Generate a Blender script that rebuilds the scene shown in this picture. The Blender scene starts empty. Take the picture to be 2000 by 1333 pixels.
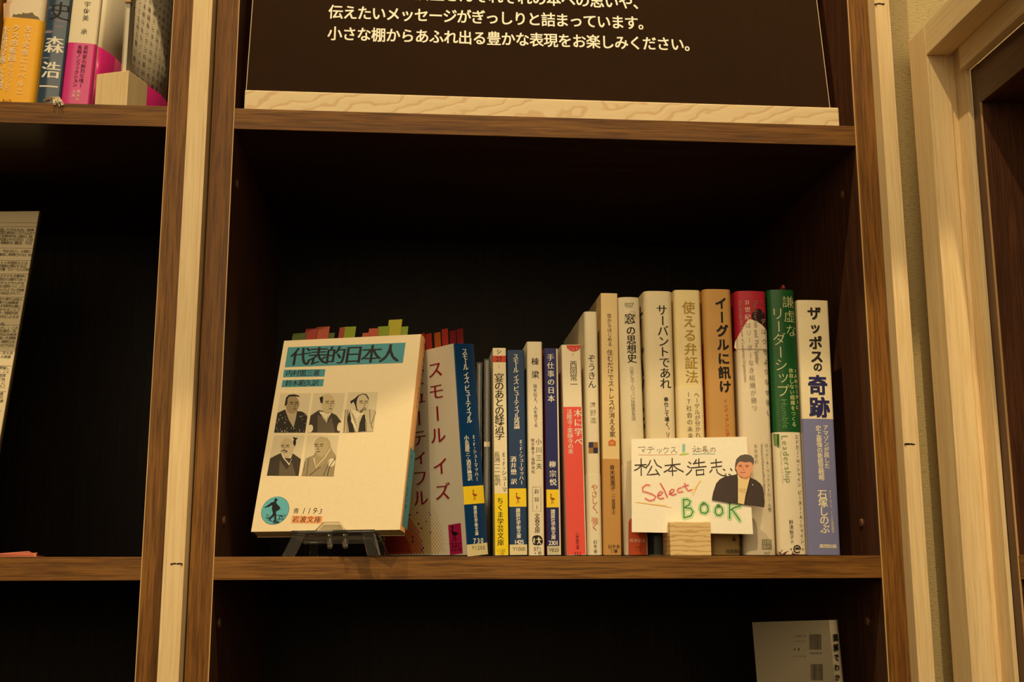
import bpy, bmesh, math, random
from mathutils import Vector as V
random.seed(7)
SC=bpy.context.scene; COL=SC.collection
R_=math.radians
# ---------------------------------------------------------------- camera
FPX=2245.86; CX,CY=1000.0,666.5
PITCH,YAW,ROLL=0.1874,0.08081,-0.00185
CAM=V((0.13382,-0.78548,-0.00176))
_F=V((math.sin(YAW)*math.cos(PITCH),math.cos(YAW)*math.cos(PITCH),math.sin(PITCH)))
_R=_F.cross(V((0,0,1))).normalized(); _U=_R.cross(_F)
_R2=_R*math.cos(ROLL)+_U*math.sin(ROLL); _U2=_U*math.cos(ROLL)-_R*math.sin(ROLL)
cd=bpy.data.cameras.new('camera'); cam=bpy.data.objects.new('camera',cd); COL.objects.link(cam)
from mathutils import Matrix
M=Matrix((_R2,_U2,-_F)).transposed().to_4x4(); M.translation=CAM
cam.matrix_world=M
cd.sensor_width=36; cd.lens=FPX/2000*36; cd.clip_start=0.01; cd.clip_end=50
SC.camera=cam
# ---------------------------------------------------------------- world, lights, exposure
SC.view_settings.view_transform='Standard'; SC.view_settings.look='None'
SC.view_settings.gamma=1; SC.view_settings.use_curve_mapping=False
SC.view_settings.exposure=0.38
W_=bpy.data.worlds.new('world'); SC.world=W_; W_.use_nodes=True
W_.node_tree.nodes['Background'].inputs[0].default_value=(1,.74,.42,1)
W_.node_tree.nodes['Background'].inputs[1].default_value=0.035
WARM=(1,.775,.44)
def spot(name,loc,aim,deg,power,radius,blend=.05,col=WARM):
    l=bpy.data.lights.new(name,'SPOT'); l.energy=power; l.spot_size=R_(deg); l.spot_blend=blend
    l.shadow_soft_size=radius; l.color=col
    o=bpy.data.objects.new(name,l); COL.objects.link(o); o.location=loc
    o.rotation_euler=(V(aim)-V(loc)).to_track_quat('-Z','Y').to_euler(); return o
def aim_pitch(loc,deg,az=0.0):
    return V(loc)+V((math.sin(R_(az))*math.cos(R_(deg)),math.cos(R_(az))*math.cos(R_(deg)),math.sin(R_(deg))))
# key ceiling spot: throws the shelf's shadow down the right-hand side panel
LA=(-0.05,-0.60,1.62); spot('ceiling_spot',LA,(0.2,0.0,0.1),95,50,0.012,.3)
# second ceiling spot whose cone edge crosses the books
LB=(0.42,-0.75,1.30); spot('ceiling_spot',LB,aim_pitch(LB,-55.8-51),102,34,0.008,.02)
# third one, lighting the upper part of the wall cloth
LC=(0.36,-0.30,1.55); spot('ceiling_spot',LC,aim_pitch(LC,-22.8),110,30,0.02,.10)
al=bpy.data.lights.new('room_bounce','AREA'); al.shape='RECTANGLE'; al.size=2.4; al.size_y=1.6; al.energy=21; al.color=(1,.765,.44)
ao=bpy.data.objects.new('room_bounce',al); COL.objects.link(ao); ao.location=(0.1,-2.2,0.9)
ao.rotation_euler=(V((0.2,0,0))-V(ao.location)).to_track_quat('-Z','Y').to_euler()
# ---------------------------------------------------------------- pixel helpers (a ray of the photograph met with a plane of the scene)
def ray(x,y): return _F*FPX+_R2*(x-CX)-_U2*(y-CY)
def on(x,y,P,n):
    d=ray(x,y); return CAM+d*((V(P)-CAM).dot(n)/d.dot(n))
def by(x,y,Y=0.0): return on(x,y,(0,Y,0),V((0,1,0)))
def bx(x,y,X): return on(x,y,(X,0,0),V((1,0,0)))
def bz(x,y,Z): return on(x,y,(0,0,Z),V((0,0,1)))
CR={'px':(0,0,1),'c1':(0,0,4.167),'c3':(460,600,2.5636),'c4':(780,560,2.3816),'c5':(1040,560,2.3813),'c6':(1200,540,2.298),
 'zA':(1130,640,5.795),'zB':(1300,560,4.44),'zC':(1420,560,4.44),'zD':(1490,640,5.125),'zE':(1450,840,5.125),'zF':(1140,860,5.55),
 'zG':(500,740,6.665),'zH':(960,660,5.555),'zI':(490,940,11.106),'z8':(740,640,2.9),'z1':(860,1030,6.667),'z5':(1130,1030,7.407),
 'cK':(1220,840,4.937),'cS':(540,960,7.143),'zL':(0,400,5.55),'zM':(0,620,5.55),'zU':(0,0,6.35),'zV':(180,0,6.35),'c7':(440,0,1.613),'c8':(1440,1100,5.722),
 'zT':(540,610,5.556)}
def P2(c,x,y):
    o=CR[c]; return (o[0]+x/o[2],o[1]+y/o[2])
# ---------------------------------------------------------------- materials
MATS={}
def lin(c): return tuple(((v/255)/12.92 if v/255<=.04045 else ((v/255+.055)/1.055)**2.4) for v in c)
def paper(rgb,rough=.55,bump=.04,spec=.35,coat=0.0):
    k=('p',rgb,rough,coat)
    if k in MATS: return MATS[k]
    m=bpy.data.materials.new('paper'); m.use_nodes=True; nt=m.node_tree; b=nt.nodes['Principled BSDF']
    tc=nt.nodes.new('ShaderNodeTexCoord'); nz=nt.nodes.new('ShaderNodeTexNoise'); nz.inputs['Scale'].default_value=420; nz.inputs['Detail'].default_value=3
    nt.links.new(tc.outputs['Object'],nz.inputs['Vector'])
    mx=nt.nodes.new('ShaderNodeMix'); mx.data_type='RGBA'
    c=lin(rgb); mx.inputs[6].default_value=(*[v*.94 for v in c],1); mx.inputs[7].default_value=(*[min(1,v*1.04) for v in c],1)
    nt.links.new(nz.outputs[0],mx.inputs[0]); nt.links.new(mx.outputs[2],b.inputs['Base Color'])
    b.inputs['Roughness'].default_value=rough; b.inputs['Specular IOR Level'].default_value=spec; b.inputs['Coat Weight'].default_value=coat
    b.inputs['Coat Roughness'].default_value=.12
    bp=nt.nodes.new('ShaderNodeBump'); bp.inputs['Strength'].default_value=bump; bp.inputs['Distance'].default_value=.0004
    nt.links.new(nz.outputs[0],bp.inputs['Height']); nt.links.new(bp.outputs[0],b.inputs['Normal'])
    MATS[k]=m; return m
def ink(rgb,rough=.6):
    k=('i',rgb,rough)
    if k in MATS: return MATS[k]
    m=bpy.data.materials.new('ink'); m.use_nodes=True; nt=m.node_tree; b=nt.nodes['Principled BSDF']
    tc=nt.nodes.new('ShaderNodeTexCoord'); nz=nt.nodes.new('ShaderNodeTexNoise'); nz.inputs['Scale'].default_value=900
    mr=nt.nodes.new('ShaderNodeMapRange'); mr.inputs[3].default_value=rough-.05; mr.inputs[4].default_value=rough+.08
    nt.links.new(tc.outputs['Object'],nz.inputs['Vector']); nt.links.new(nz.outputs[0],mr.inputs[0]); nt.links.new(mr.outputs[0],b.inputs['Roughness'])
    b.inputs['Base Color'].default_value=(*lin(rgb),1); b.inputs['Specular IOR Level'].default_value=.3
    MATS[k]=m; return m
def wood(key,c1,c2,c3,axis='Z',scale=1.0,rough=.45,bump=.15,rings=True):
    """streaky grain along one axis: stretched noise for fibres, a slow distorted wave for cathedral figure"""
    k=('w',key,axis)
    if k in MATS: return MATS[k]
    m=bpy.data.materials.new('wood_'+key); m.use_nodes=True; nt=m.node_tree; N=nt.nodes; L=nt.links; b=N['Principled BSDF']
    tc=N.new('ShaderNodeTexCoord')
    def mp(s):
        q=N.new('ShaderNodeMapping'); sc=[s,s,s]; sc['XYZ'.index(axis)]=s*.035
        q.inputs['Scale'].default_value=sc; L.new(tc.outputs['Object'],q.inputs[0]); return q
    a=mp(900*scale); n1=N.new('ShaderNodeTexNoise'); n1.inputs['Scale'].default_value=1; n1.inputs['Detail'].default_value=6; n1.inputs['Roughness'].default_value=.6; L.new(a.outputs[0],n1.inputs[0])
    c=mp(120*scale); n2=N.new('ShaderNodeTexNoise'); n2.inputs['Scale'].default_value=1; n2.inputs['Detail'].default_value=4; n2.inputs['Distortion'].default_value=1.2; L.new(c.outputs[0],n2.inputs[0])
    d=mp(260*scale); n3=N.new('ShaderNodeTexNoise'); n3.inputs['Scale'].default_value=1; n3.inputs['Detail'].default_value=8; n3.inputs['Roughness'].default_value=.75; L.new(d.outputs[0],n3.inputs[0])
    r1=N.new('ShaderNodeValToRGB'); r1.color_ramp.elements[0].position=.32; r1.color_ramp.elements[1].position=.68
    r1.color_ramp.elements[0].color=(*lin(c1),1); r1.color_ramp.elements[1].color=(*lin(c2),1); L.new(n2.outputs[0],r1.inputs[0])
    r2=N.new('ShaderNodeValToRGB'); r2.color_ramp.elements[0].position=.36; r2.color_ramp.elements[1].position=.56; r2.color_ramp.elements[0].color=(.75,.75,.75,1); r2.color_ramp.elements[1].color=(0,0,0,1)
    L.new(n1.outputs[0],r2.inputs[0])
    r3=N.new('ShaderNodeValToRGB'); r3.color_ramp.elements[0].position=.3; r3.color_ramp.elements[1].position=.5; r3.color_ramp.elements[0].color=(.7,.7,.7,1); r3.color_ramp.elements[1].color=(0,0,0,1)
    L.new(n3.outputs[0],r3.inputs[0])
    m1=N.new('ShaderNodeMix'); m1.data_type='RGBA'; L.new(r2.outputs[0],m1.inputs[0]); L.new(r1.outputs[0],m1.inputs[6]); m1.inputs[7].default_value=(*lin(c3),1)
    m2=N.new('ShaderNodeMix'); m2.data_type='RGBA'; L.new(r3.outputs[0],m2.inputs[0]); L.new(m1.outputs[2],m2.inputs[6]); m2.inputs[7].default_value=(*lin(c3),1)
    L.new(m2.outputs[2],b.inputs['Base Color'])
    b.inputs['Roughness'].default_value=rough; b.inputs['Specular IOR Level'].default_value=.12 if key=='backboard' else (.22 if key in('walnut_inner','walnut') else .4)
    bm=N.new('ShaderNodeBump'); bm.inputs['Strength'].default_value=bump; bm.inputs['Distance'].default_value=.0006; L.new(n1.outputs[0],bm.inputs['Height']); L.new(bm.outputs[0],b.inputs['Normal'])
    MATS[k]=m; return m
def walnut(ax): return wood('walnut',(114,74,34),(146,100,44),(78,47,22),ax,1.0,.38,.25)
def walnut_red(ax): return wood('walnut_red',(84,52,36),(108,68,46),(62,38,27),ax,1.0,.33,.12)
def walnut_in(ax): return wood('walnut_inner',(60,38,24),(78,49,30),(42,26,17),ax,1.0,.27,.08)
def darkwood(ax): return wood('backboard',(29,23,18),(37,29,23),(22,16,13),ax,.8,.5,.1)
def ply(ax): return wood('pine_ply',(234,206,156),(244,220,174),(218,186,136),ax,1.2,.6,.35)
def pine(ax): return wood('pine',(236,208,156),(244,220,172),(226,194,142),ax,.6,.5,.15)
def glassy():
    if 'g' in MATS: return MATS['g']
    m=bpy.data.materials.new('clear_acrylic'); m.use_nodes=True; b=m.node_tree.nodes['Principled BSDF']
    b.inputs['Base Color'].default_value=(.95,.92,.86,1); b.inputs['Roughness'].default_value=.05; b.inputs['IOR'].default_value=1.49; b.inputs['Transmission Weight'].default_value=.975
    MATS['g']=m; return m
def cloth():
    m=bpy.data.materials.new('wall_cloth'); m.use_nodes=True; nt=m.node_tree; N=nt.nodes; L=nt.links; b=N['Principled BSDF']
    tc=N.new('ShaderNodeTexCoord'); q=N.new('ShaderNodeMapping'); q.inputs['Scale'].default_value=(200,200,1500); L.new(tc.outputs['Object'],q.inputs[0])
    n=N.new('ShaderNodeTexNoise'); n.inputs['Scale'].default_value=1; n.inputs['Detail'].default_value=5; L.new(q.outputs[0],n.inputs[0])
    q2=N.new('ShaderNodeMapping'); q2.inputs['Scale'].default_value=(1400,1400,900); L.new(tc.outputs['Object'],q2.inputs[0])
    n2=N.new('ShaderNodeTexNoise'); n2.inputs['Scale'].default_value=1; L.new(q2.outputs[0],n2.inputs[0])
    ad=N.new('ShaderNodeMath'); ad.operation='ADD'; L.new(n.outputs[0],ad.inputs[0]); L.new(n2.outputs[0],ad.inputs[1])
    r=N.new('ShaderNodeValToRGB'); r.color_ramp.elements[0].position=.7; r.color_ramp.elements[1].position=1.3 if False else 1.0
    r.color_ramp.elements[0].color=(*lin((150,134,88)),1); r.color_ramp.elements[1].color=(*lin((192,172,122)),1); L.new(ad.outputs[0],r.inputs[0]); L.new(r.outputs[0],b.inputs['Base Color'])
    b.inputs['Roughness'].default_value=.75
    bm=N.new('ShaderNodeBump'); bm.inputs['Strength'].default_value=.5; bm.inputs['Distance'].default_value=.0006; L.new(ad.outputs[0],bm.inputs['Height']); L.new(bm.outputs[0],b.inputs['Normal'])
    return m
# ---------------------------------------------------------------- mesh building
class MB:
    def __init__(s): s.v=[]; s.f=[]; s.m=[]; s.mats=[]
    def mi(s,mat):
        if mat not in s.mats: s.mats.append(mat)
        return s.mats.index(mat)
    def add(s,vs,fs,mat=None):
        k=len(s.v); s.v+= [tuple(p) for p in vs]; i=s.mi(mat) if mat else 0
        for f in fs: s.f.append(tuple(k+j for j in f)); s.m.append(i)
    def box(s,x0,x1,y0,y1,z0,z1,mat=None): s.obb(V((0,0,0)),V((1,0,0)),V((0,0,1)),V((0,1,0)),x0,x1,z0,z1,y0,y1,mat)
    def obb(s,O,u,v,n,a0,a1,b0,b1,c0,c1,mat=None):
        P=[O+u*a+v*b+n*c for c in (c0,c1) for b in (b0,b1) for a in (a0,a1)]
        s.add(P,[(0,1,3,2),(4,6,7,5),(0,4,5,1),(2,3,7,6),(0,2,6,4),(1,5,7,3)],mat)
    def poly(s,pts,mat=None): s.add(pts,[tuple(range(len(pts)))],mat)
    def prism(s,pts,d,mat=None):
        n=len(pts); q=[V(p)+V(d) for p in pts]
        s.add(list(pts)+q,[tuple(range(n)),tuple(range(2*n-1,n-1,-1))]+[(i,i+n,(i+1)%n+n,(i+1)%n) for i in range(n)],mat)
    def tube(s,path,r,k=8,mat=None):
        path=[V(p) for p in path]; vs=[]; n=len(path)
        for i,p in enumerate(path):
            t=(path[min(i+1,n-1)]-path[max(i-1,0)]).normalized(); a=t.orthogonal().normalized() if i==0 else (a-t*a.dot(t)).normalized(); b=t.cross(a)
            rr=r[i] if isinstance(r,(list,tuple)) else r
            vs+=[p+(a*math.cos(2*math.pi*j/k)+b*math.sin(2*math.pi*j/k))*rr for j in range(k)]
        fs=[(i*k+j,i*k+(j+1)%k,(i+1)*k+(j+1)%k,(i+1)*k+j) for i in range(n-1) for j in range(k)]
        s.add(vs,fs+[tuple(range(k-1,-1,-1)),tuple(range((n-1)*k,n*k))],mat)
    def build(s,name,mat=None,parent=None,bevel=0,smooth=False,fixn=True,weld=False):
        root=V((0,0,0)); p=parent
        while p is not None: root=root+V(p.location); p=p.parent
        me=bpy.data.meshes.new(name)
        if parent is None and s.v:
            xs=[min(p[i] for p in s.v) for i in range(3)]; xe=[max(p[i] for p in s.v) for i in range(3)]
            org=V(((xs[0]+xe[0])/2,(xs[1]+xe[1])/2,xs[2]))
        else: org=root
        me.from_pydata([tuple(V(p)-org) for p in s.v],[],s.f)
        for mt in (s.mats or [mat]): me.materials.append(mt)
        if s.mats: me.polygons.foreach_set('material_index',s.m)
        if weld:
            b=bmesh.new(); b.from_mesh(me); bmesh.ops.remove_doubles(b,verts=b.verts,dist=2e-6); b.to_mesh(me); b.free()
        if fixn:
            b=bmesh.new(); b.from_mesh(me); bmesh.ops.recalc_face_normals(b,faces=b.faces); b.to_mesh(me); b.free()
        if smooth: me.polygons.foreach_set('use_smooth',[True]*len(me.polygons))
        o=bpy.data.objects.new(name,me); COL.objects.link(o)
        if parent is None: o.location=org
        else: o.parent=parent
        if bevel:
            md=o.modifiers.new('bevel','BEVEL'); md.width=bevel; md.segments=2; md.limit_method='ANGLE'
        return o
def thing(name,label,cat,loc,group=None):
    o=bpy.data.objects.new(name,None); COL.objects.link(o); o.location=V(loc); o.empty_display_size=.02
    o['label']=label; o['category']=cat
    if group: o['group']=group
    return o
def tag(o,label,cat,group=None,kind=None):
    o['label']=label; o['category']=cat
    if group: o['group']=group
    if kind: o['kind']=kind
    return o
def box_part(name,parent,b,mat,bevel=.0004):
    m=MB(); m.box(*b); return m.build(name,mat,parent,bevel)
# ---------------------------------------------------------------- glyphs
_gl={}
_fc=bpy.data.curves.new('glyph_source','FONT'); _fo=bpy.data.objects.new('glyph_source',_fc); COL.objects.link(_fo)
_fc.resolution_u=3
def glyph(ch,off):
    k=(ch,off)
    if k in _gl: return _gl[k]
    _fc.body=ch; _fc.offset=off; _fc.align_x='LEFT'
    bpy.context.view_layer.update()
    dg=bpy.context.evaluated_depsgraph_get(); e=_fo.evaluated_get(dg); me=e.to_mesh()
    vs=[(p.co.x,p.co.y) for p in me.vertices]; fs=[tuple(p.vertices) for p in me.polygons]; e.to_mesh_clear()
    if vs:
        x0=min(p[0] for p in vs); x1=max(p[0] for p in vs); y0=min(p[1] for p in vs); y1=max(p[1] for p in vs)
    else: x0=x1=y0=y1=0
    _gl[k]=(vs,fs,(x0,x1,y0,y1)); return _gl[k]
_q=glyph('国',0)[2]; EM=(_q[1]-_q[0])/.86; EMY=(_q[2]+_q[3])/2; EMX=(_q[0]+_q[1])/2
SMALL='ッャュョァィゥェォっゃゅょぁぃぅぇぉ'
STY={'g':(0,0,0),'gl':(-.012,0,0),'gb':(0,.016,.012),'gbb':(0,.034,.028),'m':(-.009,.024,0),'mb':(-.005,.028,.004),'ml':(-.010,.014,0)}
class Surf:
    def __init__(s,O,u,v,n,prof=None): s.O=V(O); s.u=u; s.v=v; s.n=n; s.prof=prof or (lambda a:0.0)
    def loc(s,c,x,y):
        q=on(*P2(c,x,y),s.O,s.n)-s.O; return (q.dot(s.u),q.dot(s.v))
    def pt(s,a,b,off=0.0): return s.O+s.u*a+s.v*b+s.n*(s.prof(a)-off)
class Ink:
    """prints gathered per material on one surface, then built as one mesh part"""
    def __init__(s,surf,parent,cuts=None): s.S=surf; s.P=parent; s.L={}; s.cuts=cuts; s.off=.00016; s.cp=0; s.ln=0
    def lay(s,vs,fs,col,off=None):
        L=s.L.setdefault((col,off or s.off),[[],[]]); k=len(L[0]); L[0]+=vs; L[1]+=[tuple(k+i for i in f) for f in fs]
    def char(s,ch,a,b,size,col,sty='g',rot=0.0,sx=1.0,center='em',vert=False,off=None,skew=0.0):
        if ch in ' 　': return
        o_,dx,dy=STY[sty]; vs,fs,bb=glyph(ch,o_)
        k=size/EM
        cx,cy=(EMX,EMY) if center=='em' else ((bb[0]+bb[1])/2,EMY)
        mx,my=0,0
        if vert:
            if ch in SMALL: mx,my=.09,.09
            if ch in '、。，': mx,my=.6,.55
            if ch in 'ー〜…「」（）()': rot=-math.pi/2 
            if ch=='・': cx,cy=(bb[0]+bb[1])/2,(bb[2]+bb[3])/2
        for d,d2 in (((-dx,-dy),(dx,dy))+(((-dx,dy),(dx,-dy)) if dy>.01 else ()) if dx else ((0,0),)):
            out=[]
            for x,y in vs:
                px,py=(x-cx)*k,(y-cy)*k
                if rot: px,py=px*math.cos(rot)-py*math.sin(rot),px*math.sin(rot)+py*math.cos(rot)
                px+=d*k+py*skew
                out.append((a+px*sx+mx*size,b+py+d2*k+my*size))
            s.lay(out,fs,col,(off or s.off)+s.cp*7e-6); s.cp=(s.cp+1)%4 if dx else 0
    def v(s,c,t,x1,y1,x2,y2,size,col,sty='g',sx=1.0,off=None):
        """vertical line of characters, centres of the first and last character given"""
        A=s.S.loc(c,x1,y1); B=s.S.loc(c,x2,y2); C2=s.S.loc(c,x1,y1+size); sz=abs(A[1]-C2[1])
        w=[(.5 if ch in ' ' else (.62 if ch=='・' else 1.0)) for ch in t]; pos=[0]
        for i in range(1,len(t)): pos.append(pos[-1]+(w[i-1]+w[i])/2)
        T=pos[-1] or 1
        for ch,p in zip(t,pos):
            f=p/T; s.char(ch,A[0]+(B[0]-A[0])*f,A[1]+(B[1]-A[1])*f,sz,col,sty,0,sx,'bb' if ord(ch)<128 else 'em',True,off)
    def h(s,c,t,x1,y1,x2,y2,size,col,sty='g',sx=1.0,off=None,skew=0.0):
        A=s.S.loc(c,x1,y1); B=s.S.loc(c,x2,y2); C2=s.S.loc(c,x1,y1+size); sz=math.hypot(A[0]-C2[0],A[1]-C2[1]); n=max(1,len(t)-1)
        ang=math.atan2(B[1]-A[1],B[0]-A[0]) if len(t)>1 else 0
        for i,ch in enumerate(t):
            f=i/n; s.char(ch,A[0]+(B[0]-A[0])*f,A[1]+(B[1]-A[1])*f,sz,col,sty,ang,sx,'bb' if ord(ch)<128 or ch=='·' else 'em',False,off,skew)
    def side(s,c,t,x1,y1,x2,y2,size,col,sty='g',off=None):
        """a Latin line turned to read downwards, stretched from point 1 to point 2"""
        A=s.S.loc(c,x1,y1); B=s.S.loc(c,x2,y2); C2=s.S.loc(c,x1+size,y1); sz=abs(A[0]-C2[0])
        adv=[]
        for ch in t:
            bb=glyph(ch,0)[2]; adv.append((bb[1]-bb[0]+.09) if ch!=' ' else .3)
        T=sum(adv); p=0
        for ch,w in zip(t,adv):
            f=(p+w/2)/T; p+=w
            s.char(ch,A[0]+(B[0]-A[0])*f,A[1]+(B[1]-A[1])*f,sz,col,sty,-math.pi/2,1,'bb',False,off)
    def rect(s,a0,a1,b0,b1,col,off=.00008,nx=1):
        g=[a0]+[x for x in getattr(s,'xs',[]) if a0+1e-5<x<a1-1e-5]+[a1]
        for p,q in zip(g,g[1:]):
            s.lay([(p,b0),(q,b0),(q,b1),(p,b1)],[(0,1,2,3)],col,off)
    def poly(s,c,pts,col,off=.0001):
        q=[s.S.loc(c,x,y) for x,y in pts]; s.lay(q,[tuple(range(len(q)))],col,off)
    def line(s,c,pts,w,col,off=.00016,closed=False):
        s.ln=(s.ln+1)%5; off=off+s.ln*1.2e-5
        q=[V(s.S.loc(c,x,y)) for x,y in pts]; a=s.S.loc(c,pts[0][0],pts[0][1]); b=s.S.loc(c,pts[0][0]+w,pts[0][1]); hw=math.hypot(b[0]-a[0],b[1]-a[1])/2
        if closed: q.append(q[0])
        vs=[]; 
        for i,p in enumerate(q):
            t=(q[min(i+1,len(q)-1)]-q[max(i-1,0)])
            if t.length<1e-9: t=V((1,0))
            t.normalize(); nn=V((-t[1],t[0]))
            vs+=[tuple(p+nn*hw),tuple(p-nn*hw)]
        s.lay(vs,[(2*i,2*i+1,2*i+3,2*i+2) for i in range(len(q)-1)],col,off)
        for e in (q[0],q[-1]):
            k=8; s.lay([(e[0]+hw*math.cos(2*math.pi*j/k),e[1]+hw*math.sin(2*math.pi*j/k)) for j in range(k)],[tuple(range(k))],col,off+6e-6)
    def disc(s,a,b,ra,rb,col,off=.0001,k=20,a0=0,a1=2*math.pi):
        full=abs(a1-a0-2*math.pi)<1e-6; n=k if full else k+1
        s.lay([(a+ra*math.cos(a0+(a1-a0)*j/k),b+rb*math.sin(a0+(a1-a0)*j/k)) for j in range(n)],[tuple(range(n))],col,off)
    def build(s,name='lettering',label=None):
        if not s.L: return
        m=MB()
        for (col,off),(vs,fs) in s.L.items():
            mt=ink(col)
            if s.cuts:
                b=bmesh.new(); bv=[b.verts.new((x,y,0)) for x,y in vs]
                for f in fs:
                    try: b.faces.new([bv[i] for i in f])
                    except ValueError: pass
                for cx in s.cuts:
                    bmesh.ops.bisect_plane(b,geom=b.verts[:]+b.edges[:]+b.faces[:],plane_co=(cx,0,0),plane_no=(1,0,0),dist=1e-7)
                b.verts.index_update(); vs2=[tuple(p.co[:2]) for p in b.verts]; fs2=[tuple(q.index for q in f.verts) for f in b.faces]; b.free()
            else: vs2,fs2=vs,fs
            m.add([s.S.pt(x,y,off) for x,y in vs2],fs2,mt)
        o=m.build(name,None,s.P,fixn=False)
        if label: o['label']=label
        return o
CREAM=(238,226,200); DARK=(38,30,26); GREY=(120,112,100)
# ---------------------------------------------------------------- a standing book
class Book:
    def __init__(s,label,Lb,Lt,w,Y=.03,z0=0.0,depth=.105,h=None,spine=CREAM,side=None,bulge=.0006,r=.0012,yaw=0.0,rough=.5,coat=0.0,group='books on the middle shelf',hard=False,lean=None,push=0.0,pages=(222,206,170),origin=None):
        B=by(*Lb,Y); T=by(*Lt,Y)
        if origin is None:
            k=(z0-B.z)/(T.z-B.z); O=B+(T-B)*k; O.z=z0
        else: O=V(origin)
        ln=math.atan2(O.x-T.x,T.z-z0) if lean is None else lean
        H=h or (T-O).length
        u=V((math.cos(ln)*math.cos(yaw),math.cos(ln)*-math.sin(yaw),math.sin(ln))); 
        n=V((math.sin(yaw),math.cos(yaw),0)); v=n.cross(u)*-1
        if v.z<0: v=-v
        if u.z<0: O=O+V((0,0,-u.z*w))      # leaning right: lift so the lower corner rests
        O.z+=.0006; s.w=w; s.h=H; s.d=depth; s.O=O; s.r=r; s.bulge=bulge
        def prof(a):
            a=min(max(a,0),w); q=2*a/w-1; d=min(a,w-a); e=0
            if d<r: e=r-math.sqrt(max(0,r*r-(r-d)**2))
            return bulge*q*q+e
        s.S=Surf(O,u,v,n,prof); s.u,s.v,s.n=u,v,n
        s.root=thing('book',label,'book',(O.x,O.y,z0),group)
        s.side_col=side or spine
        N=24; s.N=N; xs=[w*(.5-.5*math.cos(math.pi*i/N)) for i in range(N+1)]
        s.xs=xs
        m=MB(); ms=paper(spine,rough,coat=coat); md=paper(s.side_col,rough,coat=coat)
        s.shell(m,0,H,ms,md,0.0)
        # back closing faces so the jacket is a real sheet
        o=m.build('cover',None,s.root,fixn=False,weld=True)
        so=o.modifiers.new('t','SOLIDIFY'); so.thickness=.0022 if hard else .0004; so.offset=-1; 
        m=MB(); ins=.0024 if hard else .0006; e=.003 if hard else .0004
        pts=[s.pt2(a,prof(a)+ins) for a in xs if ins<a<w-ins]
        pts=[s.pt2(ins,depth-e)]+[s.pt2(ins,bulge+r+ins)]+pts+[s.pt2(w-ins,bulge+r+ins)]+[s.pt2(w-ins,depth-e)]
        m.prism([p+v*e for p in pts],v*(H-2*e)); s.pages=m.build('page_block',paper(pages,.8),s.root)
        s.ink=Ink(s.S,s.root,xs[1:-1:2] if bulge+r>.0009 else None); s.ink.xs=xs
    def pt2(s,a,c): return s.O+s.u*a+s.n*c
    def shell(s,m,t0,t1,ms,md,off,dep=None):
        D=dep or s.d
        row=[(-off,D)]+[(-off,s.bulge+s.r)]+[(a,s.S.prof(a)-off) for a in s.xs]+[(s.w+off,s.bulge+s.r)]+[(s.w+off,D)]
        for i in range(len(row)-1):
            a,b=row[i],row[i+1]; mt=ms if 2<=i<len(row)-3 else md
            m.add([s.pt2(*a)+s.v*t0,s.pt2(*b)+s.v*t0,s.pt2(*b)+s.v*t1,s.pt2(*a)+s.v*t1],[(0,1,2,3)],mt)
    def band(s,c,y0,y1,col,side=None,name='paper_band',rough=.5,x=None,coat=0.0):
        """belly band: a second strip of paper round the jacket"""
        xm=x if x is not None else 0
        q0=s.tt(c,y0) if y0 is not None else s.h; q1=s.tt(c,y1) if y1 is not None else .0003
        m=MB(); s.shell(m,q1,q0,paper(col,rough,coat=coat),paper(side or col,rough,coat=coat),.00022,s.d-.001)
        o=m.build(name,None,s.root,fixn=False,weld=True); so=o.modifiers.new('t','SOLIDIFY'); so.thickness=.00018; so.offset=-1
        return o
    def tt(s,c,y):
        ox,oy,k=CR[c]; px=oy+y/k   # pixel row -> height on the spine centre
        P=s.S.pt(s.w/2,s.h/2); 
        # solve for t with projection row = px
        lo,hi=-.05,.35
        for _ in range(40):
            t=(lo+hi)/2; d=s.S.O+s.u*(s.w/2)+s.v*t-CAM; row=CY-FPX*d.dot(_U2)/d.dot(_F)
            if row>px: lo=t
            else: hi=t
        return t
    def patch(s,c,y0,y1,col,m0=0.0,m1=0.0,off=.00007):
        t0=s.tt(c,y1) if y1 is not None else .0003; t1=s.tt(c,y0) if y0 is not None else s.h-.0002
        s.ink.rect(m0,s.w-m1,t0,t1,col,off,10)
    def done(s): s.ink.build('lettering'); return s
    def tabs(s,lst,thick=.00015):
        """sticky index tabs poking out of the top: (a, depth, width, height, colour, tilt)"""
        for a,c,w,h,col,tilt in lst:
            m=MB(); u2=(s.u*math.cos(tilt)+s.v*math.sin(tilt)); v2=(s.v*math.cos(tilt)-s.u*math.sin(tilt))
            O=s.S.O+s.u*a+s.n*c+s.v*(s.h-.012)
            m.obb(O,u2,v2,s.n,0,w,0,h+.012,0,thick); m.build('index_tab',film(col),s.root)
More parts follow.
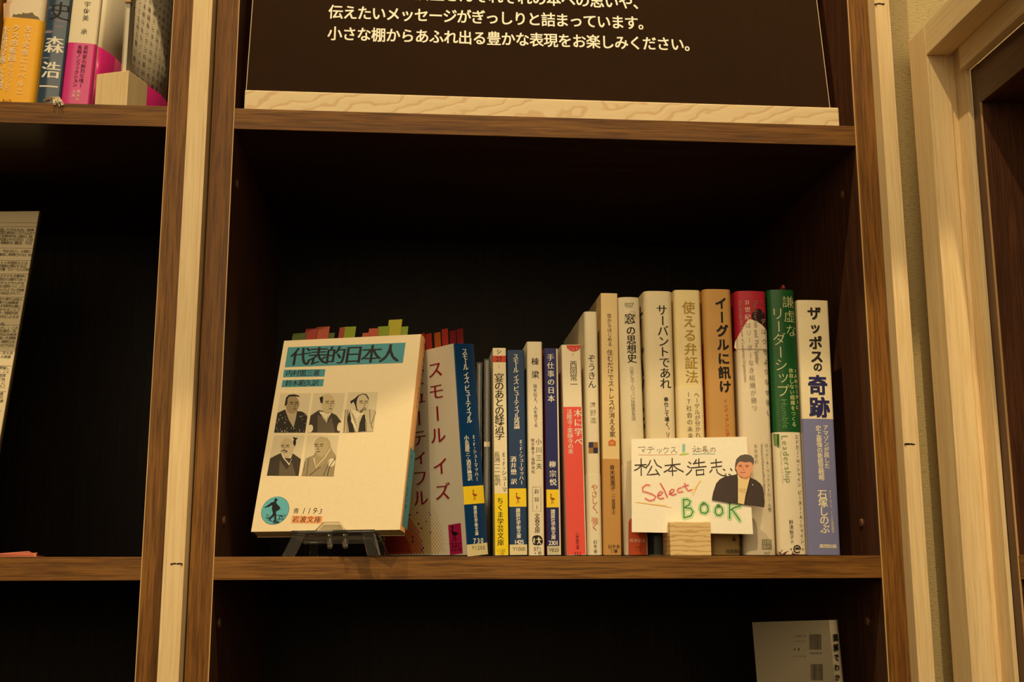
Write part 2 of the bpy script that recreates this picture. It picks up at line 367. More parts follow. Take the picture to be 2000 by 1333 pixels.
def film(rgb):
    k=('f',rgb)
    if k in MATS: return MATS[k]
    m=bpy.data.materials.new('index_film'); m.use_nodes=True; nt=m.node_tree; b=nt.nodes['Principled BSDF']
    n=nt.nodes.new('ShaderNodeTexNoise'); n.inputs['Scale'].default_value=60
    mr=nt.nodes.new('ShaderNodeMapRange'); mr.inputs[3].default_value=.35; mr.inputs[4].default_value=.5; nt.links.new(n.outputs[0],mr.inputs[0]); nt.links.new(mr.outputs[0],b.inputs['Roughness'])
    b.inputs['Base Color'].default_value=(*lin(rgb),1)
    t=nt.nodes.new('ShaderNodeBsdfTranslucent'); t.inputs[0].default_value=(*lin(rgb),1); tr=nt.nodes.new('ShaderNodeBsdfTransparent')
    mx=nt.nodes.new('ShaderNodeMixShader'); mx.inputs[0].default_value=.35; nt.links.new(b.outputs[0],mx.inputs[1]); nt.links.new(t.outputs[0],mx.inputs[2])
    m2=nt.nodes.new('ShaderNodeMixShader'); m2.inputs[0].default_value=.18; nt.links.new(mx.outputs[0],m2.inputs[1]); nt.links.new(tr.outputs[0],m2.inputs[2])
    nt.links.new(m2.outputs[0],nt.nodes['Material Output'].inputs[0]); MATS[k]=m; return m
CRANE=[(-.42,.78),(-.30,.92),(-.16,.86),(-.12,.72),(-.2,.45),(-.18,.25),(.0,.2),(.3,.12),(.5,-.08),(.3,-.12),(.16,-.16),(.12,-.4),(.2,-.62),(.14,-.9),(.05,-.92),(.1,-.62),(.04,-.4),(.04,-.17),(-.06,-.17),(-.08,-.4),(-.02,-.62),(-.22,-.95),(-.3,-.93),(-.12,-.62),(-.16,-.4),(-.18,-.14),(-.34,.05),(-.36,.3),(-.3,.55),(-.27,.72),(-.36,.74)]
def crane(ik,c,x,y,hh,col,off=.00012,flip=1,sx=1.0):
    ik.poly(c,[(x+px*hh*flip*sx,y-py*hh) for px,py in CRANE],col,off)
# ================================================================ SETTING
XF=by(1845,1088,0.0).x
fabric=cloth()
m=MB(); m.box(.4688,1.6,.020,.05,-1.2,1.9); w=m.build('wall_back',fabric); w['kind']='structure'
# ---- bookcases
def edge(parent,x0,x1,z0,z1,y=-.0004):
    m=MB(); m.box(x0,x1,y,.0006,z0,z1); o=m.build('edge_band',ink((214,176,120),.45),parent); return o
def caps(parent,x,face,pts):
    for (px,py,w_) in pts:
        P=bx(px,py,x); m=MB(); k=14; r=.0031
        vs=[V((x+face*.0008,P.y+r*math.cos(2*math.pi*j/k),P.z+r*math.sin(2*math.pi*j/k))) for j in range(k)]
        ws=[V((x+face*.0012,P.y+r*.6*math.cos(2*math.pi*j/k),P.z+r*.6*math.sin(2*math.pi*j/k))) for j in range(k)]
        bs=[V((x,p.y,p.z)) for p in vs]
        m.add(bs+vs+ws,[(j,(j+1)%k,k+(j+1)%k,k+j) for j in range(k)]+[(k+j,k+(j+1)%k,2*k+(j+1)%k,2*k+j) for j in range(k)]+[tuple(range(2*k,3*k))])
        m.build('screw_cap',ink((118,80,54),.3),parent)
ZT,ZB=.31366,.29831; DP=.29
def bookcase(label,xl,xr,cl,cr,ez):
    t=thing('bookcase',label,'bookcase',((xl+xr)/2,DP/2,-.62))
    a=box_part('side_panel',t,(xl-.0156,xl,.0009,DP,-.62,.93),walnut_red('Z')); b=box_part('side_panel',t,(xr,xr+.0156,.0009,DP,-.62,.93),walnut_red('Z'))
    box_part('front_edge_strip',a,(xl-.0156,xl,0,.0008,-.62,.93),walnut('Z'),.0002); box_part('front_edge_strip',b,(xr,xr+.0156,0,.0008,-.62,.93),walnut('Z'),.0002)
    if cl: caps(a,xl,1,cl)
    if cr: caps(b,xr,-1,cr)
    if ez[0]: edge(a,xl-.00045,xl+.0001,-.62,.93)
    if ez[1]: edge(b,xr-.0001,xr+.00045,-.62,.93)
    for z1,z0 in ((.93,.9147),(.6285,.6132),(ZT,ZB),(0,-.01515),(-.3135,-.329),(-.6047,-.62)):
        s=box_part('shelf_board',t,(xl+.0001,xr-.0001,.0011,DP-.006,z0,z1),walnut_in('X')); box_part('front_edge_strip',s,(xl+.0001,xr-.0001,.0002,.0010,z0,z1),walnut('X'),.0002)
    m=MB(); m.box(xl,xr,DP-.0055,DP-.001,-.62,.93); m.build('back_panel',darkwood('Z'),t)
    return t
bookcase('middle dark walnut bookcase whose shelf holds the long row of books',0,.453,[(463,360,1),(437,1018,1),(428,1218,1)],[(1645,381,1),(1683,1022,1),(1694,1215,1)],(1,1))
bookcase('dark walnut bookcase at the left edge with the orange banded book',-.0466-.453,-.0466,[],[],(0,1))
# ---- pale plywood-edge battens between the cases
def batten(n,x0,x1,yf,z0,z1,marks):
    m=MB(); w=x1-x0
    m.box(x0,x1,yf+.0005,.012,z0,z1); o=m.build('trim_%d'%n,ply('Z')); o['kind']='structure'
    m=MB(); m.box(x0+w*.16,x0+w*.82,yf,yf+.004,z0,z1); c=m.build('core_strip',pine('Z'),None); 
    c.location=V(c.location)-V(o.location); c.parent=o
    for px,py in marks:
        P=by(px,py,yf); pts=[]
        k=7
        for i in range(k): pts.append((P.x-.0038+.0076*i/(k-1),P.z+random.uniform(.0002,.0011)))
        for i in range(k): pts.append((P.x+.0038-.0076*i/(k-1),P.z-random.uniform(.0002,.0011)))
        m=MB(); m.prism([V((a,yf-.0001,b)) for a,b in pts],V((0,.0006,0))); q=m.build('dark_split',ink((52,30,18),.8),None)
        q.location=V(q.location)-V(o.location); q.parent=o
    return o
batten(1,-.0302,-.0168,-.0125,-.62,.93,[(345,1102)])
x6=by(1756.6,740,-.012).x; x7=by(1787,740,-.012).x
batten(2,x6,x7,-.012,-.62,.93,[(1718,8),(1777,868)])
m=MB(); m.box(.4690,x6-.0002,-.0115,.0198,-.62,.93); o=m.build('trim_3',pine('Z')); o['kind']='structure'
# ---- right-hand framed bookcase, standing at right angles
y9=bx(1881,1088,XF).y; xa=by(1928,1088,y9).x; xb=by(1941,1088,y9).x; y11=bx(1963,1088,xb).y; y12=bx(1979,1088,xb).y
zB=bx(1813,104.5,XF).z; zA=bx(1776,79.3,XF).z; Cc=bz(1852.6,110,zB); zD=bx(1872,149.5,xb).z; zE=bx(1912,153,xb+.0008).z
YN=-.62; ZL=-.62
fr=thing('shelf_frame','pale pine frame round the opening of the side bookcase by the cloth wall','frame',((XF+xb)/2,-.3,ZL))
m=MB(); m.box(XF,xa,y9,0,ZL,zA); o=m.build('stile',pine('Z'),fr,.0006)
m=MB(); m.box(XF-.0002,XF+.002,y9-.0004,y9+.0006,ZL,zB+.012); m.build('edge_bead',ply('Z'),fr)
m=MB(); m.box(XF,xa,YN,y9-.0002,zB,zA); m.build('rail',pine('Y'),fr,.0006)
m=MB(); m.box(xa+.0002,xb,y9+.0015,0,ZL,zA-.004); m.box(xb,xb+.003,y11,0,ZL,zA-.004); m.build('inner_stile',ply('Z'),fr,.0004)
m=MB(); m.box(xa+.0002,xb+.003,YN,y11-.0002,zD,zA-.004); m.build('inner_rail',pine('Y'),fr,.0004)
m=MB(); m.box(XF,xb,YN-.04,YN-.0002,ZL,zA); m.build('stile',pine('Z'),fr,.0006)
rc=thing('bookcase','dark walnut side bookcase set inside the pale pine frame','bookcase',(xb+.15,-.3,ZL))
XB=xb+.0031
sp=box_part('side_panel',rc,(XB,XB+.28,y12,y11,ZL,zD),walnut_red('Z'))
zTop=bx(1917,198,XB).z; 
box_part('side_panel',rc,(XB,XB+.28,YN+.001,YN+.016,ZL,zD-.0006),walnut_red('Z'))
box_part('top_panel',rc,(XB+.0003,XB+.28,YN+.016,y12,zTop,zD),walnut_red('Y'))
for z1,z0 in ((0,-.0155),(-.3135,-.329)): box_part('shelf_board',rc,(XB+.0003,XB+.275,YN+.016,y12,z0,z1),walnut('Y'))
m=MB(); m.box(XB-.0004,XB+.0008,y12-.0004,y12+.0002,ZL,zTop); m.build('edge_band',ink((200,160,108),.45),sp)
m=MB(); m.box(XB+.2805,XB+.285,YN,y11,ZL,zD-.001); m.build('back_panel',darkwood('Z'),rc)
# ================================================================ UPPER MIDDLE: pine board with clear lettered panel
pb=MB(); a=by(478,175,.003); b=by(1637,210,.003); c_=by(1641,245,.003)
xl=by(477,200,.003).x; xr=by(1639,225,.003).x; zt=(a.z+b.z)/2
def pine_end():
    m=bpy.data.materials.new('rough_pine'); m.use_nodes=True; nt=m.node_tree; N=nt.nodes; L=nt.links; B=N['Principled BSDF']
    tc=N.new('ShaderNodeTexCoord'); q=N.new('ShaderNodeMapping'); q.inputs['Scale'].default_value=(1,1,1.6); q.inputs['Rotation'].default_value=(0,.5,0); L.new(tc.outputs['Object'],q.inputs[0])
    wv=N.new('ShaderNodeTexWave'); wv.wave_type='RINGS'; wv.inputs['Scale'].default_value=26; wv.inputs['Distortion'].default_value=9; wv.inputs['Detail'].default_value=2; wv.inputs['Detail Scale'].default_value=1.4; L.new(q.outputs[0],wv.inputs[0])
    n=N.new('ShaderNodeTexNoise'); n.inputs['Scale'].default_value=900; L.new(tc.outputs['Object'],n.inputs[0])
    r=N.new('ShaderNodeValToRGB'); r.color_ramp.elements[0].color=(*lin((222,188,142)),1); r.color_ramp.elements[1].color=(*lin((238,214,168)),1); r.color_ramp.elements[1].position=.22; L.new(wv.outputs[0],r.inputs[0]); L.new(r.outputs[0],B.inputs['Base Color'])
    B.inputs['Roughness'].default_value=.6; ad=N.new('ShaderNodeMath'); ad.operation='MULTIPLY'; L.new(wv.outputs[0],ad.inputs[0]); L.new(n.outputs[0],ad.inputs[1])
    bm=N.new('ShaderNodeBump'); bm.inputs['Strength'].default_value=.25; bm.inputs['Distance'].default_value=.0005; L.new(ad.outputs[0],bm.inputs['Height']); L.new(bm.outputs[0],B.inputs['Normal'])
    return m
pb.box(xl,xr,.003,.021,ZT+.0001,zt); o=pb.build('pine_board',pine_end(),None,.0009); tag(o,'long pale pine board lying on the upper shelf under the lettered clear panel','board')
LEAN=R_(9); pv=V((0,math.sin(LEAN),math.cos(LEAN))); pn=V((0,math.cos(LEAN),-math.sin(LEAN)))
O=V((0,.0075,zt+.0009)); S=Surf(O,V((1,0,0)),pv,pn)
pa=S.loc('px',482,172)[0]; pr_=S.loc('px',1620,208)[0]
ac=thing('sign_panel','clear acrylic sign panel with white Japanese lettering standing on the pine board','sign',(.22,.0075,zt))
def reflection_tint():
    m=bpy.data.materials.new('acrylic_reflection_tint'); m.use_nodes=True; nt=m.node_tree; b=nt.nodes['Principled BSDF']
    b.inputs['Base Color'].default_value=(.46,.25,.13,1); b.inputs['Roughness'].default_value=.04; b.inputs['IOR'].default_value=1.49; b.inputs['Transmission Weight'].default_value=.95  # brown base colour stands in for the room reflected in the clear sheet
    return m
m=MB(); m.obb(O,S.u,S.v,S.n,pa,pr_,0,.24,0,.003); m.build('sheet',reflection_tint(),ac)
for e0,e1 in ((pa-.0006,pa-.0001),(pr_+.0001,pr_+.0006)):
    m=MB(); m.obb(O,S.u,S.v,S.n,e0,e1,0,.24,.0002,.0028); m.build('polished_edge',ink((206,186,150),.2),ac)
ik=Ink(S,ac); WH=(250,240,220)
ik.h('px','店主さんそれぞれの本への思いや、',825,-12,1250,6,28,WH,'gb',sx=.86)
ik.h('px','伝えたいメッセージがぎっしりと詰まっています。',656,24,1260,46,28,WH,'gb',sx=.86)
ik.h('px','小さな棚からあふれ出る豊かな表現をお楽しみください。',654,66,1350,88,28,WH,'gb',sx=.86); ik.build()
# ================================================================ MIDDLE SHELF: the standing books
YB=.030
# leaning small paperback with the red title
b=Book('tilted blue-spined pocket paperback with red title cover beside the displayed book',(913.5,1091),(883.3,672),.0180,Y=YB,z0=0,depth=.105,h=.148,spine=(14,58,104),side=(238,228,206),yaw=R_(-34.8),bulge=.0004,r=.0006,rough=.3,coat=.25,lean=R_(5.2),origin=(.1686,.0224,.0003))
ik=b.ink; N4='c4'; WHT=(240,232,214)
ik.v(N4,'スモール イズ ビューティフル',303,303,325,622,32,WHT,'mb')
ik.v(N4,'E・F・シューマッハー',346,700,360,895,22,WHT,'mb'); ik.v(N4,'小島慶三・酒井懋訳',312,705,328,892,27,WHT,'mb')
def band_rows(b,y0,y1,col,x): 
    t0=b.S.loc(N4,x,y1)[1]; t1=b.S.loc(N4,x,y0)[1]; b.ink.rect(0,b.w,t0,t1,col,.00007,8)
band_rows(b,928,1012,(246,212,40),345); crane(ik,N4,350,970,27,(170,60,40))
ik.v(N4,'講談社学術文庫',352,1030,360,1150,20,WHT,'gb'); ik.h(N4,'730',350,1184,384,1182,32,WHT,'gb')
band_rows(b,1197,1252,(222,208,160),362); ik.h(N4,'Y1200',343,1216,393,1215,24,(90,80,50),'g')
b.done()
cs=Surf(b.O-b.u*.00002,-b.n*-1,b.v,b.u); cs.n=b.u; cs.u=-b.n      # front cover: s runs from the fore-edge to the spine
cs=Surf(b.O+b.n*b.d,-b.n,b.v,b.u)
ik=Ink(cs,b.root); MR=(150,30,40)
ik.v('z8','スモール',320,240,336,612,100,MR,'m',sx=1.5); ik.v('z8','イズ',350,788,362,932,104,MR,'m',sx=1.5)
ik.v('z8','ビューティフル',222,290,238,968,98,MR,'m',sx=1.5)
for i in range(44):
    for j in range(44):
        x=30+i*17+(8.5 if j%2 else 0); y=850+j*12.5
        if x>385: continue
        A=cs.loc('z8',x,y)
        if not(.002<A[0]<.1 and .002<A[1]<.06): continue
        q=(x-60)/310; e=(y-860)/440
        d=math.hypot((x-40)/330,(y-1330)/500)
        if d>1.04 or y>1306: continue
        rr=.00155*(1.25-d); 
        col=(176,62,40) if d<.45 else ((200,104,44) if d<.66 else (226,176,60))
        if random.random()<.04: col=(130,20,60)
        ik.disc(A[0],A[1],rr*1.5,rr*1.0,col,.00012,10)
ik.poly('z8',[(393,1120),(464,1108),(476,1280),(404,1290)],(176,24,84),.0001); crane(ik,'z8',430,1168,48,(20,10,16),.00018)
ik.line('z8',[(400,1226),(470,1222)],1.5,(20,10,16),.00018)
ik.h('z8','講談社',420,1241,454,1238,17,(20,10,16),'gb',off=.00018); ik.h('z8','学術文庫',416,1262,462,1258,16,(20,10,16),'gb',off=.00018)
ik.build('cover_print')
TC={'r':(196,66,60),'o':(206,110,50),'g':(60,90,40),'d':(140,40,50)}
for i,(px,c_,hh,tl) in enumerate([(.012,'o',.010,-.35),(.021,'d',.0115,-.2),(.030,'g',.008,.02),(.036,'r',.0145,.03),(.043,'r',.0135,.02),(.052,'o',.013,.03),(.059,'r',.0145,.05),(.066,'d',.012,.08),(.074,'d',.0125,.02)]):
    m=MB(); O=b.O+b.n*(.082-px)+b.u*(.003+.0014*i)+b.v*(.148-.012)
    uu=(b.n*math.cos(tl)+b.v*math.sin(tl)); vv=(b.v*math.cos(tl)-b.n*math.sin(tl))
    m.obb(O,uu,vv,b.u,0,.0075,0,.012+hh,0,.00015); m.build('index_tab',film(TC[c_]),b.root)
# clear disc case
cc=thing('disc_case','clear plastic slim case standing between the leaning book and the yellow-footed spine','case',(.181,.09,0))
xq=by(939,1090,.04).x; 
def casebox(x0,x1,y0,y1,z1,nm):
    m=MB(); t=.0011
    m.box(x0,x1,y0,y1,.0003,.0003+t); m.box(x0,x1,y0,y1,z1-t,z1); m.box(x0,x0+t,y0,y1,.0003,z1); m.box(x1-t,x1,y0,y1,.0003,z1); m.box(x0+t,x1-t,y0,y0+t,.0003,z1); return m.build(nm,glassy(),cc,.0003)
casebox(.1752,.1796,.050,.165,.141,'case_shell'); casebox(.1802,.1852,.044,.160,.1425,'case_shell')
m=MB(); m.box(.1765,.1772,.056,.160,.004,.137); m.box(.1822,.1830,.05,.155,.004,.138); m.build('inlay_card',paper((74,62,50),.5),cc)
m=MB(); m.box(.1806,.1846,.0436,.0448,.078,.0815); m.build('latch',ink((220,205,170),.2),cc)
# pocket paperback, yellow foot
b=Book('thin cream pocket paperback with yellow spine foot and red 27 block',(967,1091),(962.3,680),.0095,h=.1475,spine=(240,226,190),r=.0005,bulge=.0001); ik=b.ink
b.patch(N4,322,352,(206,74,52)); b.patch(N4,963,None,(246,216,24))
ik.v(N4,'シ',463,303,463,303,24,DARK,'m'); ik.h(N4,'27',456,338,471,338,29,(70,24,20),'g'); ik.h(N4,'1',463,372,463,372,24,(214,120,60),'g')
ik.v(N4,'宴のあとの経済学',464,425,467,693,44,DARK,'m'); ik.v(N4,'E・F・シューマ',486,782,489,945,25,(90,80,66),'ml'); ik.v(N4,'長洲一二 監訳',454,782,457,912,27,(110,98,80),'ml')
ik.v(N4,'ちくま学芸文庫',469,997,471,1192,31,DARK,'m'); ik.h(N4,'1100',458,1228,488,1228,20,(150,130,50),'g'); ik.h(N4,'+税',466,1244,480,1244,16,(150,130,50),'g'); b.done()
# blue pocket paperback, second volume
b=Book('narrow blue pocket paperback with white title and number 1425 on the spine',(995.7,1091),(990.5,685.5),.0124,h=.1462,spine=(12,52,96),side=(60,74,84),r=.0007,bulge=.0002,rough=.45,coat=.04); ik=b.ink
ik.v('zH','スモール イズ ビューティフル再論',262,205,275,962,62,WHT,'mb')
ik.v(N4,'E・F・シューマッハー',566,722,568,912,22,WHT,'mb'); ik.v(N4,'酒井懋 訳',530,804,533,908,28,WHT,'mb')
b.patch(N4,940,1025,(246,212,40)); crane(ik,N4,552,984,27,(170,70,40),.0002); ik.v(N4,'講談社学術文庫',552,1042,556,1163,21,WHT,'gb')
ik.h(N4,'1425',540,1189,573,1189,27,WHT,'gb'); b.patch(N4,1201,None,(226,212,166)); ik.h(N4,'Y1000',534,1221,580,1221,23,(90,84,60),'g'); b.done()
# cream pocket paperback
b=Book('cream pocket paperback with black round stamp logo at the spine foot',(1033,1091),(1029,671),.0111,h=.1525,spine=(236,222,192),r=.0013,bulge=.0003,depth=.106); ik=b.ink
ik.v('zH','棟　梁',472,258,475,400,82,DARK,'m'); ik.v('zH','技を伝え、人を育てる',474,525,481,950,45,(60,52,44),'ml')
ik.v(N4,'小川三夫',648,722,650,836,29,(70,60,50),'ml'); ik.v(N4,'聞き書き・塩野米松',620,716,623,862,17,(80,70,60),'g')
ik.line(N4,[(619,933),(657,933),(659,1046),(621,1046)],1.4,(90,80,66),closed=True)
ik.v(N4,'お',638,953,638,953,24,(80,70,60),'m'); ik.h(N4,'55',633,990,644,990,24,(80,70,60),'g'); ik.h(N4,'1',639,1026,639,1026,22,(60,50,40),'g')
ik.v(N4,'文春文庫',641,1068,642,1136,25,(60,50,44),'m')
ik.poly('z1',[(1200,130),(1225,112),(1270,106),(1308,118),(1330,150),(1336,200),(1322,228),(1280,238),(1230,236),(1204,222),(1198,180)],(26,22,20),.00012)
for q in ([(1212,150),(1228,140),(1232,155),(1226,165),(1246,172),(1226,176),(1232,215),(1222,215),(1218,190),(1206,218),(1200,216),(1212,180)],[(1270,134),(1288,134),(1290,152),(1318,160),(1312,172),(1292,168),(1296,192),(1316,222),(1304,226),(1286,200),(1268,224),(1258,222),(1276,190),(1276,164),(1252,168),(1250,158),(1272,152)]): ik.poly('z1',q,(236,222,192),.0002)
ik.h(N4,'571',630,1221,655,1221,24,(70,60,50),'g'); ik.h(N4,'+税',632,1241,653,1241,18,(70,60,50),'g'); b.done()
# navy pocket paperback with red side
b=Book('navy pocket paperback with crimson side cover and white spine title',(1069,1091),(1063,683),.0098,h=.1478,spine=(18,22,96),side=(140,36,52),r=.0004,bulge=.0001,rough=.45,coat=.03,depth=.106); ik=b.ink
b.ink.rect(b.w-.0011,b.w,.0003,b.h-.0003,(230,216,184),.00007,2)
ik.v('zH','手仕事の日本',640,215,648,662,76,WHT,'mb'); ik.v(N4,'柳',712,828,712,828,32,WHT,'mb'); ik.v(N4,'宗悦',714,872,715,911,33,WHT,'mb')
b.patch(N4,945,1028,(246,212,40),0,.0011); crane(ik,N4,712,988,26,(150,70,40),.0002); ik.v(N4,'講談社学術文庫',714,1048,717,1168,21,WHT,'gb')
ik.h(N4,'2301',700,1193,734,1193,27,WHT,'gb'); b.patch(N4,1208,None,(206,196,164),0,.0011); ik.h(N4,'Y820',702,1226,737,1226,22,(80,76,64),'g'); b.done()
# cream / coral paperback
b=Book('cream pocket paperback with coral red lower spine and half red disc on top',(1107.5,1091),(1096.5,676),.0140,h=.1505,spine=(240,226,196),r=.0009,bulge=.0003,depth=.108); ik=b.ink
b.patch('c5',560,None,(236,86,74),.0002,.0008)
A=b.S.loc('c5',191,277); ik.disc(A[0],b.h-.0004,.0052,.0046,(216,70,58),.0001,16,math.pi,2*math.pi); ik.h('c5','に27',175,292,206,291,17,(240,180,160),'g')
ik.h('c5','1',188,315,188,315,16,(70,60,50),'g'); ik.v('c5','西岡常一',190,362,192,455,34,(60,50,42),'ml')
ik.v('c5','木に学べ',211,590,214,722,38,WHT,'mb'); ik.v('c5','法隆寺・薬師寺の美',172,583,178,768,25,WHT,'m')
ik.v('c5','小学館文庫',208,1152,210,1216,17,(90,24,24),'g'); ik.h('c5','552',199,1242,221,1242,21,(110,30,30),'g'); b.done()
# white hardcover-size
b=Book('slim off-white book with tiny purple and brown checker squares on the spine',(1149.5,1091),(1141,613),.0098,h=.1755,spine=(234,220,188),r=.0022,bulge=.0006,depth=.120); ik=b.ink
b.band('c5',875,None,(236,223,192))
ik.v('c5','ぞうきん',275,335,277,455,38,(44,40,34),'ml'); ik.v('c5','河野進',280,553,283,622,30,(130,116,92),'gl')
for i,(x0,y0,c_) in enumerate([(261,724,(60,48,84)),(283,724,(150,110,52)),(261,750,(160,116,56)),(283,750,(44,38,72))]): ik.poly('c5',[(x0,y0),(x0+22,y0),(x0+22,y0+26),(x0,y0+26)],c_)
ik.v('c5','やさしく、強く',288,935,290,1120,33,(214,112,70),'ml',off=.0005); ik.v('zF','幻冬舎',125,1105,127,1208,44,(60,54,44),'g',off=.0005); b.done()
# tan obi book
b=Book('buff book with kraft brown paper band and small orange house mark',(1179.5,1091),(1173.5,575.5),.0124,h=.1895,spine=(232,204,148),side=(214,186,136),r=.0006,bulge=.0004,depth=.127); ik=b.ink
b.band('c5',802,None,(196,146,78))
ik.v('c5','窓からはじめる',357,137,360,268,21,DARK,'g'); ik.v('c5','住むだけでストレスが消える家',360,307,372,688,28,DARK,'g')
ik.poly('zA',[(338,1290),(380,1264),(422,1290),(422,1340),(338,1340)],(206,112,50)); 
for q in (366,384):
    for w_ in (1304,1318): ik.poly('zA',[(q-5,w_-5),(q+5,w_-5),(q+5,w_+5),(q-5,w_+5)],(240,210,160),.00018)
ik.v('c5','青木恵美子',370,843,374,938,25,DARK,'g',off=.0005); ik.v('c5','︵一級建築士︶',376,962,377,1062,17,(70,50,30),'g',off=.0005)
ik.h('zF','幻冬舎',285,1155,372,1155,42,(60,40,20),'m',off=.0005); ik.line('zF',[(294,1188),(322,1184),(328,1214),(300,1220)],3,(70,50,30),.0005,True); ik.poly('zF',[(330,1190),(360,1182),(366,1214),(336,1220)],(36,28,22),.0005)
ik.line('zF',[(336,1206),(350,1192),(358,1206)],3,(220,190,140),.0006); b.done()
# 0027
b=Book('rounded cream hardback marked 0027 with orange logo block behind the card',(1222.5,1091),(1206.5,584),.0165,h=.1868,spine=(228,214,180),r=.0016,bulge=.0026,depth=.128,hard=True); ik=b.ink
b.band('c5',829,None,(230,216,186))
ik.h('c5','0027',434,84,466,84,24,(70,60,48),'gl'); ik.line('c5',[(435,98),(468,98)],1,(110,100,80))
ik.v('c5','窓',454,150,454,150,50,DARK,'mb'); ik.line('c5',[(455,116),(479,118),(481,150)],1.4,(120,108,84)); ik.line('c5',[(428,142),(430,172),(452,173)],1.4,(120,108,84))
ik.v('c5','の思想史',458,205,463,334,44,DARK,'mb'); ik.v('c5','日本とヨーロッパの建築表象論',461,382,471,615,21,(100,90,72),'gl')
ik.poly('z5',[(682,-40),(724,-40),(724,405),(682,405)],(232,218,196),.0005)
ik.poly('z5',[(724,405),(724,-60),(740,-110),(790,-140),(985,-140),(990,405)],(206,84,44),.0005)
ik.h('z5','筑摩選書',765,196,945,200,56,(240,200,170),'m',off=.0006); ik.h('z5','1600',825,292,905,292,50,(130,50,26),'g',off=.0006); ik.h('z5','+税',845,338,890,338,36,(130,50,26),'g',off=.0006)
ik.disc(*b.S.loc('z5',850,40),.0022,.0016,(232,210,180),.0006); ik.line('z5',[(800,84),(830,104),(852,92),(880,106),(905,84)],5,(50,30,24),.0007); ik.line('z5',[(850,90),(872,138)],5,(50,30,24),.0007); b.done()
# servant book
b=Book('thick off-white book with black Japanese title left of the cream gold-titled one',(1270,1090),(1258,571),.0212,h=.1918,spine=(228,212,176),r=.004,bulge=.001,depth=.127); ik=b.ink
b.band('c6',900,None,(28,32,28),rough=.3)
ik.v('c6','サーバントであれ',213,152,230,482,50,DARK,'m'); ik.v('c6','奉仕して導く、リー',232,553,241,733,21,DARK,'gb'); b.done()
sd=Surf(b.O+b.n*b.d,-b.n,b.v,b.u); ik=Ink(sd,b.root)
for q,ch in enumerate('サーバントであれ'): ik.char(ch,b.d-.022,.172-q*.0165,.026,DARK,'m',vert=True,sx=1.3)
ik.build('cover_print')
# gold title
b=Book('cream book with large gold Japanese title on the spine',(1332,1090),(1317,569),.0196,h=.193,spine=(234,214,160),r=.0024,bulge=.0008,depth=.127); ik=b.ink
b.band('c6',495,None,(236,218,172)); GD=(176,138,56)
ik.v('c6','使える弁証法',333,142,348,452,57,GD,'mb')
ik.v('zB','ヘーゲルが分かれ',268,938,280,1288,48,(110,100,80),'ml',off=.0005); ik.v('zB','IT社会の未来',198,935,214,1298,50,(110,100,80),'ml',off=.0005)
ik.rect(0,b.w,.0003,b.tt('c6',900),(176,108,50),.0005,10); b.done()
# kraft
b=Book('kraft brown book with heavy black title and a red patch on its side',(1391,1090),(1373.5,567),.0214,h=.194,spine=(198,150,84),r=.0036,bulge=.001,depth=.127); ik=b.ink
b.band('c6',850,None,(190,156,96))
ik.v('c6','イーグルに訊け',478,122,497,496,54,(24,20,18),'gbb'); ik.v('c6','インディアンに学ぶ',499,560,510,732,19,(190,70,44),'m')
ik.v('c6','まる',534,1146,536,1180,22,(40,34,26),'gbb',off=.0005); ik.v('c6','若者と',568,1128,571,1200,21,(40,34,26),'gb',off=.0005); ik.h('c6','飛鳥新社',508,1237,566,1236,21,(40,34,26),'g',off=.0005); b.done()
sd=Surf(b.O,b.n,b.v,b.u); ik=Ink(sd,b.root)
ik.lay([(.0045,.09),(.0045,.155),(.012,.150),(.018,.12),(.012,.09)],[(0,1,2,3,4)],(176,44,40),.0003); ik.build('cover_print')
# starfish
b=Book('thick book with crimson top and cream pointed arch on a grey-lettered spine',(1455.5,1091),(1437.5,570),.0234,h=.193,spine=(232,216,186),side=(222,204,174),r=.003,bulge=.0022,depth=.128,hard=True); ik=b.ink
b.w0=b.w
tA=b.tt('zC',520)
q=[b.S.loc('zC',x,y) for x,y in [(185,285),(215,288),(260,305),(310,335),(350,375),(362,400)]]
ql=[b.S.loc('zC',x,y) for x,y in [(78,520),(84,470),(110,410),(150,340),(170,305)]]
b.band('zC',None,540,(176,30,50),side=(150,30,44),name='printed_top')
vs=[(0.0,b.tt('zC',541)),(b.w,b.tt('zC',541)),(b.w,b.tt('zC',430))]+q[::-1]+ql[::-1]
ik.lay(vs,[tuple(range(len(vs)))],(232,216,186),.0004)
dk=[b.S.loc('zC',x,y) for x,y in [(212,240),(232,215),(250,205),(275,190),(300,200),(345,245),(352,300),(356,372),(345,366),(306,330),(258,302),(216,284)]]
ik.lay(dk,[tuple(range(len(dk)))],(44,14,20),.0003)
GR=(150,142,124); G2=(104,96,82)
ik.h('zC','21',166,138,186,138,46,(236,210,180),'g',off=.0005); ik.v('zC','世紀',177,202,179,266,50,(236,210,180),'g',off=.0005)
ik.v('zC','はリーダーなき組織が勝つ',182,338,236,1052,50,GR,'g',off=.0005)
ik.v('zC','ヒト',310,138,315,222,50,(150,80,76),'g',off=.0005); ik.v('zC','デ',318,302,318,302,50,(190,170,140),'g',off=.0005); ik.v('zC','はクモよりなぜ強い',322,390,370,1092,52,G2,'g',off=.0005)
ik.side('zC','The Starfish and The Spider',243,115,263,672,46,(138,120,100),'g',off=.0005); ik.side('zC','The Unstoppable Power of Leaderless Organizations',114,115,164,825,32,(170,140,120),'g',off=.0005)
ik.v('zE','オリ・ブラフマン',292,160,313,480,30,(150,142,124),'g',off=.0005); ik.v('zE','ロッド・A・ベックストローム著',243,155,276,795,38,G2,'g',off=.0005)
